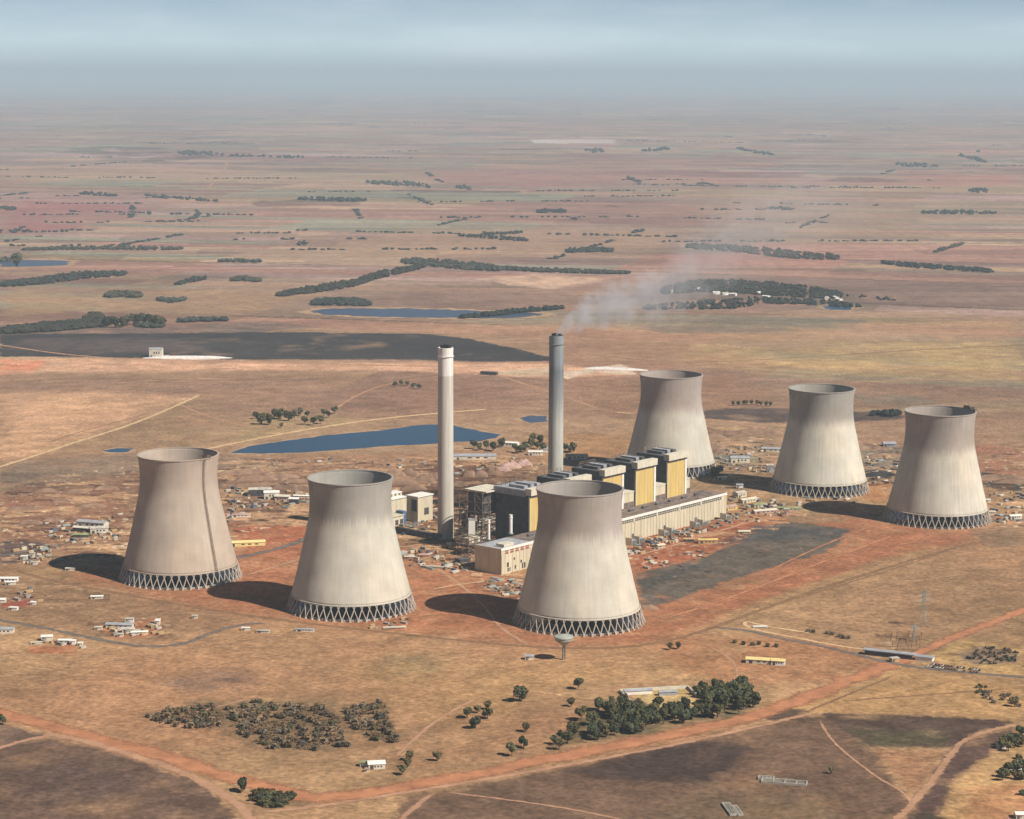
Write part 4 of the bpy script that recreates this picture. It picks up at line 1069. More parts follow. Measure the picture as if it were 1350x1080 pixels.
# ------------------------------------------------------------------ spoil mounds (terrain)
def mound(px, py, L_, W_, H_, ang, m, seed, name='spoil_mound'):
    g = S(px, py); rnd = np.random.RandomState(seed)
    nx, ny = 22, 9
    X, Y = np.meshgrid(np.linspace(-1, 1, nx), np.linspace(-1, 1, ny), indexing='ij')
    e = np.clip(1 - X**4 - 0.15*X*X, 0, 1) * np.clip(1 - Y*Y, 0, 1) ** 0.7
    Z = e * (0.55 + 0.9 * fbm(X * 3 + seed * 9, Y * 1.5 + 5, 1.0, 3, seed)) - 0.06
    c, s = math.cos(ang), math.sin(ang)
    vs = [(g[0] + x*L_/2*c - y*W_/2*s, g[1] + x*L_/2*s + y*W_/2*c, z*H_) for x, y, z in zip(X.ravel(), Y.ravel(), Z.ravel())]
    fs = [(i*ny+j, (i+1)*ny+j, (i+1)*ny+j+1, i*ny+j+1) for i in range(nx-1) for j in range(ny-1)]
    o = MB().add(vs, fs).build(name, m, smooth=True)
    tag(o, None, None, None, 'structure')
for k, (px, py, L_, W_, H_, a, m) in enumerate([
 (308,625,45,12,6,10,M_SPOIL),(330,624,40,12,7,14,M_SPOIL),(338,633,60,14,7,12,M_SPOIL),(358,630,50,14,7,15,M_SPOIL),(375,630,40,12,6,10,M_SPOIL),
 (300,642,30,12,5,0,M_SPOIL),(325,643,44,12,6,2,M_SPOIL),(380,645,46,12,6,-6,M_SPOIL),(400,647,30,12,6,-8,M_SPOIL),(350,640,40,12,4,8,M_SPOIL),(392,636,40,10,5,8,M_SPOIL),
 (520,628,34,16,8,5,M_SPOIL),(540,626,30,14,8,0,M_SPOIL),(528,638,50,16,8,4,M_SPOIL),(556,636,40,18,10,0,M_SPOIL),(569,631,36,16,9,8,M_SPOIL),(545,645,36,14,6,0,M_SPOIL),
 (618,628,20,14,9,0,M_SPOIL),(634,628,20,14,9,0,M_SPOIL),(650,625,24,14,9,5,M_SPOIL),(603,640,30,12,5,0,M_SPOIL),
 (672,616,34,16,7,20,M_PINK),(690,613,24,14,7,10,M_PINK),(660,620,30,14,5,10,M_PINK),
 (247,472,170,16,4,2,mat('white_spoil',(0.75,0.68,0.62))),(812,487,120,18,3.5,-14,mat('white_spoil',(0.75,0.68,0.62))),
 (955,573,60,14,6,5,M_SPOIL),(1000,571,70,16,7,-5,M_SPOIL),(940,577,40,12,5,0,M_SPOIL),(1145,592,60,16,5,5,M_SPOIL),(1165,602,50,10,5,12,M_SPOIL),
 (945,590,26,10,5,0,M_SPOIL),(950,598,26,10,5,0,M_SPOIL),(1160,627,50,18,5,12,M_COAL),
 (1320,632,80,20,6,-5,M_SPOIL),(1340,636,60,20,5,-5,M_SPOIL),(60,648,30,12,4,10,M_SPOIL),(100,650,30,10,5,5,M_SPOIL),(140,645,34,12,5,8,M_SPOIL),(80,662,26,10,4,5,M_SPOIL),(30,672,40,12,4,5,M_SPOIL),(120,668,40,12,4,0,M_SPOIL),(40,690,30,12,4,6,M_SPOIL),(70,686,26,10,4,10,M_SPOIL),
 (835,800,16,10,4,0,M_SPOIL),(852,802,26,9,4,-12,M_SPOIL)]):
    mound(px, py, L_, W_, H_, rad(a), m, k + 1)

# ------------------------------------------------------------------ trees
def crown_mesh(R0, H0, n, leaf, seed, m, name='crown', lobes=6, z0=0.25):
    rnd = random.Random(seed); mb = MB()
    lb = [(0, 0, H0 * (z0 + 1) / 2 + .2, R0 * .75)]
    for i in range(lobes):
        a = rnd.uniform(0, 6.28); d = R0 * rnd.uniform(.35, .65)
        lb.append((d * math.cos(a), d * math.sin(a), H0 * rnd.uniform(z0 + .15, .85), R0 * rnd.uniform(.35, .55)))
    for i in range(n):
        c = rnd.choice(lb)
        while True:
            v = Vector((rnd.uniform(-1, 1), rnd.uniform(-1, 1), rnd.uniform(-1, 1)))
            if .35 < v.length < 1: break
        p = Vector(c[:3]) + v * c[3] * 1.0
        p.z = max(H0 * z0 * .7, min(p.z, H0))
        nrm = (v.normalized() + Vector((rnd.uniform(-.6, .6), rnd.uniform(-.6, .6), rnd.uniform(0, .8)))).normalized()
        q = nrm.to_track_quat('Z', 'Y'); s = leaf * rnd.uniform(.6, 1.3)
        a0 = rnd.uniform(0, 6.28)
        mb.add([p + q @ Vector((s * math.cos(a0 + k * 1.257) * rnd.uniform(.6, 1), s * math.sin(a0 + k * 1.257) * rnd.uniform(.6, 1), 0)) for k in range(5)], [(0, 1, 2, 3, 4)])
    return mb
def make_tree(R0, H0, seed, fm, n=330, leaf=1.15):
    t = empty('tree', (0, 0, 0))
    rnd = random.Random(seed + 50)
    tr = MB().bar((0, 0, -.6), (0.2, .1, H0 * .42), .42, 7, .26)
    for i in range(4):
        a = rnd.uniform(0, 6.28)
        tr.bar((0.2, .1, H0 * .32), (R0 * .5 * math.cos(a), R0 * .5 * math.sin(a), H0 * .66), .2, 5, .08)
    tr.build('trunk', M_BARK, t)
    crown_mesh(R0, H0, n, leaf, seed, fm).build('crown', fm, t)
    return t
TREES = [make_tree(5.2, 11, 1, M_FOL), make_tree(4.4, 9.5, 2, M_FOL), make_tree(6.0, 12, 3, M_FOL, 420), make_tree(4.0, 8, 4, M_FOL2, 260, 1.0), make_tree(3.2, 13, 5, M_FOL, 300)]
BUSH = [crown_mesh(3.1, 3.9, 130, .85, 20 + i, m, z0=.06, lobes=4).mesh('bush', m) for i, m in enumerate((M_SCRUB, M_FOL2, M_SCRUB, M_FOL))]
used_t = set(); cnt = 0
def plant(px, py, k, sc, label, group=None, sz=None):
    global cnt
    g = S(px, py)
    t = TREES[k] if k not in used_t else copy_tree(TREES[k])
    used_t.add(k); cnt += 1
    t.location = (g[0], g[1], 0); t.rotation_euler = (0, 0, cnt * 2.4)
    z = sz or sc
    t.scale = (sc, sc * (0.9 + .2 * ((cnt * 7) % 10) / 10), z)
    t['label'] = label; t['category'] = 'tree'
    if group: t['group'] = group
    elif 'group' in t: del t['group']
def bush(px, py, k, sc, label, group=None):
    global cnt
    g = S(px, py); cnt += 1
    o = bpy.data.objects.new('bush', BUSH[k]); COL.objects.link(o)
    o.location = (g[0], g[1], 0); o.rotation_euler = (0, 0, cnt * 1.7); o.scale = (sc * 1.15, sc, sc * .95)
    tag(o, label, 'bush', group)
for px, py, k, sc, lb in [
 (685,925,2,1.15,'lone large round tree on the grass below the nearest tower'),
 (762,909,0,.95,'round tree with a pale top, right of the lone large tree'),
 (753,932,3,.95,'small round tree just below the pale-topped one'),
 (694,965,3,.95,'small tree, uppermost of the short slanting line above the red road'),
 (690,986,1,1.0,'middle tree of the short slanting line above the red road'),
 (675,997,0,.95,'lowest tree of the short slanting line above the red road'),
 (576,1003,3,.95,'single small round tree right of the white-roofed shed'),
 (883,857,3,.85,'left one of two small dark trees right of the nearest tower foot'),
 (895,856,3,.85,'right one of two small dark trees right of the nearest tower foot'),
 (320,1044,1,1.15,'tall dark tree at the left end of the roadside thicket'),
 (1337,932,3,1.0,'small dark tree near the right edge above the burnt field'),
 (1096,1020,3,.7,'lone small bush-like tree on the burnt field'),
 (3,955,1,.9,'dark tree at the left edge beside the red road'),
 ]:
    plant(px, py, k, sc, lb)
L5 = 'round dark tree, one of five clustered between the scrub grove and the lone large tree'
for px, py, k, sc in [(616,947,1,1.05),(629,940,3,.85),(643,936,3,.95),(643,948,1,1.05),(627,961,2,.85)]: plant(px, py, k, sc, L5, 'cluster of five round trees')
L3 = 'small dark tree in the column of three right of the white-roofed shed'
for px, py in [(540,1003),(537,1012),(530,1022)]: plant(px, py, 3, .95, L3, 'column of three small trees')
def in_poly(P, n, seed, excl=None, jit=0):
    rnd = random.Random(seed); out = []
    xs = [p[0] for p in P]; ys = [p[1] for p in P]; tries = 0
    while len(out) < n and tries < 20000:
        tries += 1
        x = rnd.uniform(min(xs), max(xs)); y = rnd.uniform(min(ys), max(ys))
        if not inside(np.array([x]), np.array([y]), P)[0]: continue
        if excl is not None and inside(np.array([x]), np.array([y]), excl)[0]: continue
        if any(abs(x-a) < jit and abs(y-b) < jit*.45 for a, b in out): continue
        out.append((x, y))
    return sorted(out, key=lambda p: p[1])
CLR = [(832,922),(880,903),(930,908),(935,925),(905,934),(850,935)]
for px, py in in_poly([(727,982),(745,970),(800,962),(850,960),(850,968),(800,976),(765,978),(735,990)], 22, 2, jit=4):
    plant(px, py, random.choice((0,1,2,3)), random.uniform(.75, 1.0), 'dark tree in the lower left tail of the dense tree belt', 'trees in the lower tail of the dense belt')
for px, py in in_poly([(762,950),(775,940),(800,930),(840,932),(880,938),(930,935),(960,940),(900,955),(850,963),(790,962)], 52, 3, CLR, jit=4.5):
    plant(px, py, random.choice((0,1,2,4)), random.uniform(.85, 1.15), 'dark tree in the middle of the dense tree belt below the walled compound', 'trees in the middle of the dense belt')
for px, py in in_poly([(935,915),(960,910),(985,912),(1001,918),(998,930),(975,945),(940,950),(930,935)], 36, 4, CLR, jit=4.5):
    plant(px, py, random.choice((0,1,2,4)), random.uniform(1.0, 1.3), 'tall dark tree in the thick right end of the dense tree belt', 'trees in the right end of the dense belt')
for px, py in in_poly([(915,905),(935,910),(930,925),(918,922)], 5, 6, jit=4):
    plant(px, py, 1, .9, 'tree at the right corner of the walled compound', 'trees at the compound corner')
G1 = [(194,946),(225,935),(262,932),(292,930),(290,958),(240,962),(200,950)]
G2 = [(300,935),(330,925),(380,930),(420,932),(440,938),(460,985),(420,990),(360,988),(330,975),(300,962)]
G3 = [(452,940),(470,930),(500,926),(510,940),(512,955),(527,978),(510,982),(480,972),(460,955)]
for P, n, lb, gr in ((G1, 45, 'grey-green bush in the left patch of the scrub grove', 'bushes in the left scrub patch'), (G2, 108, 'grey-green bush in the broad middle patch of the scrub grove', 'bushes in the middle scrub patch'), (G3, 42, 'grey-green bush in the right patch of the scrub grove', 'bushes in the right scrub patch')):
    for px, py in in_poly(P, n, n, jit=3.2): bush(px, py, random.choice((0,0,2,2,1)), random.uniform(.7, 1.3), lb, gr)
for px, py in in_poly([(328,1048),(345,1044),(370,1050),(396,1052),(394,1062),(350,1066),(335,1058)], 24, 9, jit=4):
    bush(px, py, random.choice((1,3,3)), random.uniform(1.0,1.5), 'dark bush in the thicket between the red road and the pale track', 'roadside thicket')
for px, py in in_poly([(1318,985),(1330,975),(1345,968),(1360,975),(1355,992),(1330,996)], 12, 12, jit=5): plant(px, py, random.choice((0,1,3)), .85, 'dark tree in the upper clump at the lower right edge', 'upper clump at the right edge')
for px, py in in_poly([(1315,1025),(1335,1012),(1360,1010),(1360,1030),(1325,1032)], 13, 13, jit=5): plant(px, py, random.choice((0,1,3)), .8, 'dark tree round the small farmhouse at the lower right edge', 'trees round the right edge farmhouse')
for px, py in [(1345,975),(1343,1001),(1348,1048)]: bush(px, py, 3, 1.0, 'small bush on the yellow grass at the right edge', 'bushes on the yellow grass')
for px, py in [(969,848),(981,850),(992,851),(1000,850),(1012,853),(1024,853)]: bush(px, py, 1, .9, 'small round shrub in the row above the yellow-roofed sheds', 'row of shrubs above the yellow sheds')
for px, py in [(1091,836),(1098,837),(1106,840),(1111,842),(1119,842),(1072,834),(1065,833)]: bush(px, py, 2, .8, 'small brown shrub in the row beyond the asphalt road', 'row of shrubs beyond the asphalt road')
for px, py in in_poly([(1268,870),(1285,857),(1310,853),(1345,862),(1340,873),(1300,877)], 46, 15, jit=3): bush(px, py, random.choice((0,2,3)), random.uniform(.45,.8), 'low grey shrub in the planted patch on the pale field at right', 'planted patch of shrubs at right')
for px, py in in_poly([(1285,910),(1345,918),(1345,936),(1300,925)], 16, 16, jit=4): bush(px, py, 2, .7, 'small brown shrub near the right edge below the asphalt road', 'scattered shrubs at the right edge')
for px, py in in_poly([(1275,903),(1300,905),(1298,917),(1278,915)], 8, 17, jit=4): bush(px, py, 1, .6, 'tiny shrub in the square plot right of the pale triangle', 'tiny shrubs in the square plot')
# mid distance
for px, py, s in [(337,552,.9),(345,560,1.5),(355,560,1.4),(362,552,1.3),(370,553,1.4),(380,555,1.3),(388,551,1.0),(396,548,1.0)]: plant(px, py, 2, s, 'dark tree in the dense left part of the grove beyond the reservoir road', 'dense part of the grove beyond the reservoir')
for px, py, s in [(402,560,1.1),(413,561,1.2),(423,559,1.1),(427,549,1.1),(441,546,1.1),(433,551,1.0),(405,550,.9)]: plant(px, py, 0, s, 'separate rounded tree in the open right part of the grove beyond the reservoir', 'open part of the grove beyond the reservoir')
plant(371,564,3,.9,'small yellow-green tree below the grove beyond the reservoir')
for px, py in [(521,510),(529,508),(537,509),(545,512),(552,513)]: plant(px, py, 1, 1.0, 'dark tree in the small group on the plain left of the pale chimney', 'small tree group on the plain')
for px, py in [(625,592),(632,594),(641,593),(650,595),(662,590),(680,597),(686,598),(692,596),(700,590),(708,592),(716,596),(712,586),(703,584),(745,596),(752,597),(756,596)]: plant(px, py, random.choice((0,2,1)), 1.15, 'dark tree among the small houses near the smoking chimney foot', 'trees among the houses by the smoking chimney')
for px, py in [(932,624),(938,622),(943,627),(948,625),(940,631)]: plant(px, py, 2, 1.0, 'dark tree at the right foot of the farthest tower', 'trees at the foot of the farthest tower')
for px in (967,973,981,984,990,999,1003,1010,1016): plant(px, 534 + (px % 3), 3, 1.0, 'small dark tree in the row on the plain between the far towers', 'row of small trees between far towers')
for px, py in [(142,432),(152,432),(161,432),(168,430),(176,428),(183,428),(190,427),(196,428),(204,430),(212,431)]: plant(px, py, 2, 1.9, 'tall separate tree at the right end of the long left wood', 'tall trees at the end of the left wood')
plant(22,352,2,3.2,'large lone tree below the pale pond on the left plain')
for px, py in [(700,612),(865,500),(1180,522),(1168,521),(1278,530),(1262,536),(1305,538)]: pass

lm = MB(); rq = random.Random(77)
for P, n in ((G1, 60), (G2, 150), (G3, 60)):
    for px, py in in_poly(P, n, n + 5, jit=1.2):
        g = S(px, py); s_ = rq.uniform(.9, 2.2)
        for i in range(16):
            v = Vector((rq.gauss(0, 1), rq.gauss(0, 1), abs(rq.gauss(0, .5)))); p = Vector((g[0] + v.x*s_, g[1] + v.y*s_, .2 + v.z*s_*.8))
            q = Vector((rq.uniform(-1, 1), rq.uniform(-1, 1), 1)).normalized().to_track_quat('Z', 'Y'); a0 = rq.uniform(0, 6)
            lm.add([p + q @ Vector((.9*math.cos(a0 + k*1.57), .9*math.sin(a0 + k*1.57), 0)) for k in range(4)], [(0, 1, 2, 3)])
tag(lm.build('low_scrub', M_SCRUB), 'low grey-brown scrub filling the grove between the bushes', None, None, 'stuff')
# far woods and windbreaks, each one uncountable mass
def ico():
    t = (1 + 5 ** .5) / 2
    v = [(-1,t,0),(1,t,0),(-1,-t,0),(1,-t,0),(0,-1,t),(0,1,t),(0,-1,-t),(0,1,-t),(t,0,-1),(t,0,1),(-t,0,-1),(-t,0,1)]
    f = [(0,11,5),(0,5,1),(0,1,7),(0,7,10),(0,10,11),(1,5,9),(5,11,4),(11,10,2),(10,7,6),(7,1,8),(3,9,4),(3,4,2),(3,2,6),(3,6,8),(3,8,9),(4,9,5),(2,4,11),(6,2,10),(8,6,7),(9,8,1)]
    return [Vector(x).normalized() for x in v], f
IV, IF = ico()
def blobs(pts, name, m, label, seed, r=(6, 10), h=(8, 15)):
    rnd = random.Random(seed); mb = MB()
    for x, y in pts:
        rr = rnd.uniform(*r); hh = rnd.uniform(*h); a = rnd.uniform(0, 6.28); c, s = math.cos(a), math.sin(a)
        mb.add([(x + (v.x*c - v.y*s)*rr*rnd.uniform(.7, 1.15), y + (v.x*s + v.y*c)*rr*rnd.uniform(.7, 1.15), hh*.5 + v.z*hh*.5*rnd.uniform(.75, 1.1)) for v in IV], IF)
    return tag(mb.build(name, m), label, None, None, 'stuff')
def belt(px, wpx, n, label, seed, sc=1.0, gaps=.0, name='tree_belt'):
    """px: polyline along the belt, wpx: thickness read off in rows"""
    rnd = random.Random(seed); pts = []
    L_ = [math.dist(a, b) for a, b in zip(px[:-1], px[1:])]; T_ = sum(L_)
    hole = [rnd.random() for _ in range(40)]
    while len(pts) < n:
        t = rnd.random()
        if hole[int(t*40)] < gaps: n -= 1; continue
        u = t * T_; i = 0
        while i < len(L_) - 1 and u > L_[i]: u -= L_[i]; i += 1
        f = u / L_[i]; a, b = px[i], px[i+1]
        e = math.sin(math.pi * min(1, max(0, t))) ** .3
        y = a[1] + (b[1]-a[1])*f + rnd.uniform(-.5, .5) * wpx * e
        pts.append(S(a[0] + (b[0]-a[0])*f, y))
    d = math.hypot(*pts[0]); k = sc * max(1, d / 7000)
    blobs(pts, name, M_FOLF, label, seed, (4*k, 8.5*k), (4*k, 11*k))
BELTS = [
 ([(366,390),(400,385),(460,376),(500,364),(560,352)], 8, 420, 'long dark plantation belt slanting up left of the chimneys'),
 ([(530,346),(560,347),(620,352),(660,356)], 9, 300, 'dark wood at the top of the slanting belt'),
 ([(640,354),(700,357),(760,359),(830,361)], 3.5, 240, 'thin dark windbreak running right from the slanting belt'),
 ([(412,401),(440,399),(470,400),(488,402)], 8, 200, 'short thick wood above the far lake'),
 ([(608,420),(650,416),(690,411),(745,407)], 3, 150, 'line of trees along the right shore of the far lake'),
 ([(0,377),(60,371),(110,364),(165,362)], 8, 300, 'long wood slanting across the far left plain'),
 ([(0,346),(8,343),(14,344)], 4, 20, 'small clump at the far left edge by the pond'),
 ([(140,391),(162,389),(186,391)], 6, 130, 'short rectangular wood on the left plain'),
 ([(0,438),(50,434),(100,430),(145,427)], 10, 480, 'long dark wood along the burnt belt at left'),
 ([(110,424),(128,417),(140,425)], 8, 90, 'tall rounded stand at the right end of the left wood'),
 ([(180,430),(205,431),(215,431)], 4, 60, 'low dark copse below the tall separate trees'),
 ([(235,425),(265,423),(300,423)], 3, 110, 'thin hedge on the plain right of the left wood'),
 ([(30,330),(80,329),(140,328),(240,329)], 3, 180, 'long thin treeline high on the left plain'),
 ([(287,345),(310,345),(345,346)], 2.5, 50, 'short thin treeline left of centre'),
 ([(305,370),(320,369),(343,371)], 4, 60, 'small dark windbreak on the left centre plain'),
 ([(232,376),(248,371),(272,368)], 4, 40, 'ragged windbreak slanting on the left plain'),
 ([(208,396),(225,398),(245,396)], 4, 40, 'small ragged copse on the left plain'),
 ([(393,263),(430,264),(482,265)], 3.5, 90, 'dark windbreak upper left of centre'),
 ([(484,241),(520,243),(560,245),(566,248)], 4.5, 90, 'dark bluish wood above centre'),
 ([(603,248),(612,248),(620,250)], 3.5, 24, 'tiny dark wood above centre'),
 ([(236,203),(262,203),(287,204)], 5, 40, 'distant dark wood upper left'),
 ([(287,206),(340,207),(410,209)], 2, 30, 'distant thin treeline right of the upper left wood'),
 ([(708,280),(730,279),(746,280)], 4, 46, 'small dark wood above the smoke'),
 ([(600,311),(640,313),(695,318)], 4, 90, 'ragged pair of windbreaks above centre'),
 ([(640,310),(690,307)], 2, 36, 'thin hedge above the ragged windbreaks'),
 ([(746,332),(780,330),(808,331)], 6, 90, 'faint wood behind the drifting smoke'),
 ([(905,326),(960,328),(1010,333),(1050,337),(1105,341)], 10, 340, 'wide hazy wood behind the smoke at right'),
 ([(1163,347),(1200,351),(1250,354),(1310,359)], 5, 160, 'dark slanting wood on the right plain'),
 ([(1232,333),(1250,328),(1270,322)], 2.5, 40, 'short slanting hedge upper right'),
 ([(1215,281),(1270,281),(1313,282)], 3.5, 80, 'dark windbreak at upper right'),
 ([(1278,252),(1303,253)], 5, 34, 'small rectangular wood at upper right'),
 ([(1182,218),(1210,219),(1236,220)], 3.5, 30, 'distant row of trees upper right'),
 ([(1263,205),(1280,209),(1300,215)], 3, 24, 'distant slanting row at the upper right'),
 ([(772,199),(785,200),(796,200)], 5, 18, 'tiny distant wood near the pale strip'),
 ([(848,200),(866,199),(884,197)], 2.5, 18, 'distant row right of the pale strip'),
 ([(972,196),(985,200),(1020,205)], 2, 20, 'distant slanting hedge on the horizon side'),
 ([(106,256),(130,257),(155,259)], 3, 30, 'distant row on the left plain'),
 ([(190,259),(240,262),(287,267)], 3, 44, 'distant ragged row left of centre'),
 ([(0,275),(12,276),(22,277)], 4, 20, 'small wood at the left edge on the red fields'),
 ([(825,234),(835,238),(846,242)], 3, 18, 'distant slanting hedge above the smoke'),
 ([(1013,275),(1030,276),(1046,277)], 2.5, 20, 'distant row right of the smoke'),
 ([(390,323),(400,322),(406,321)], 4, 14, 'tiny pair of copses left of centre'),
 ([(1150,548),(1185,548)], 3, 20, 'low dark scrub between the two right towers'),
]
for i, (px, wd, n, lb) in enumerate(BELTS): belt(px, wd, int(n*1.7), lb, i + 100, gaps=.12 if n < 100 else .04)
belt([(872,385),(920,378),(980,379),(1040,384),(1110,390)], 17, 1500, 'large dark wooded village right of the smoke', 300, .8, .05, 'wooded_village')
belt([(850,407),(900,404),(960,405),(1000,401)], 8, 360, 'scattered trees below the wooded village', 301, .75, .25, 'tree_belt')
belt([(920,400),(1000,397),(1090,400),(1135,405)], 7, 460, 'darker lower edge of the wooded village', 302, .75, .2, 'tree_belt')
belt([(1040,388),(1120,392),(1180,396)], 4, 60, 'thinning right tail of the wooded village', 303, .75, .3, 'tree_belt')
pts = []; rw = random.Random(99)
for k in range(75):
    px = rw.uniform(-60, 1410); py = 150 + 180 * rw.random() ** 0.8
    x0, y0 = S(px, py); d_ = math.hypot(x0, y0); a = rad(rw.choice((8, 8, -14, 76, 98)) + rw.uniform(-3, 3)); ln_ = rw.uniform(150, 900)
    for j in range(int(ln_ / 16)):
        if vnoise(np.array([j * .3 + k * 9.1]), np.array([k * 1.7]), 3)[0] < .42: continue
        u = (j / (ln_ / 16) - .5) * ln_; pts.append((x0 + math.cos(a) * u + rw.uniform(-9, 9), y0 + math.sin(a) * u + rw.uniform(-9, 9)))
blobs(pts, 'hedgerows', M_FOLF, 'countless short distant hedges and treelines between the far fields', 7, (6, 12), (3, 9))
rnd = random.Random(5)
# ------------------------------------------------------------------ small buildings
M_TAN = mat('weathered_sheet', (0.56, 0.50, 0.42), var=.2)
def shed(px, py, L_, W_, H_, rz, rm, wm, label, name='shed', cat='shed', flat=False, wins=3, group=None, at=None):
    g = at or S(px, py)
    if py > 640: L_ *= .85; W_ *= .85; H_ *= .8
    if name == 'shed' and wm is M_WHITE and (int(px) % 3): wm = M_PALE
    if rm is M_WHITE and (int(px) % 2): rm = M_TAN
    e = empty(name, (g[0], g[1], 0), rad(rz), label, cat, group)
    MB().box(-L_/2, L_/2, -W_/2, W_/2, -.3, H_).build('wall', wm, e)
    if flat:
        MB().box(-L_/2-.4, L_/2+.4, -W_/2-.4, W_/2+.4, H_, H_+.5).build('roof', rm, e)
    else:
        MB().gable(-L_/2, L_/2, -W_/2, W_/2, H_ - .05, H_ + W_*.16, .5, .25).build('roof', rm, e)
        MB().add([(-L_/2+.02,-W_/2,H_),(-L_/2+.02,W_/2,H_),(-L_/2+.02,0,H_+W_*.16),(L_/2-.02,-W_/2,H_),(L_/2-.02,W_/2,H_),(L_/2-.02,0,H_+W_*.16)], [(0,1,2),(3,5,4)]).build('gable_end', wm, e)
    d = MB().box(-L_/2 + L_*.1, -L_/2 + L_*.1 + min(3, L_*.2), -W_/2-.08, -W_/2+.1, 0, min(H_*.8, 3.2)); d.build('door', M_LOUV, e)
    for k in range(wins):
        x = -L_/2 + L_*(.35 + .55*k/max(1, wins))
        MB().box(x, x + L_*.09, -W_/2-.07, -W_/2+.1, H_*.4, H_*.72).build('window', M_GLASS, e)
    return e
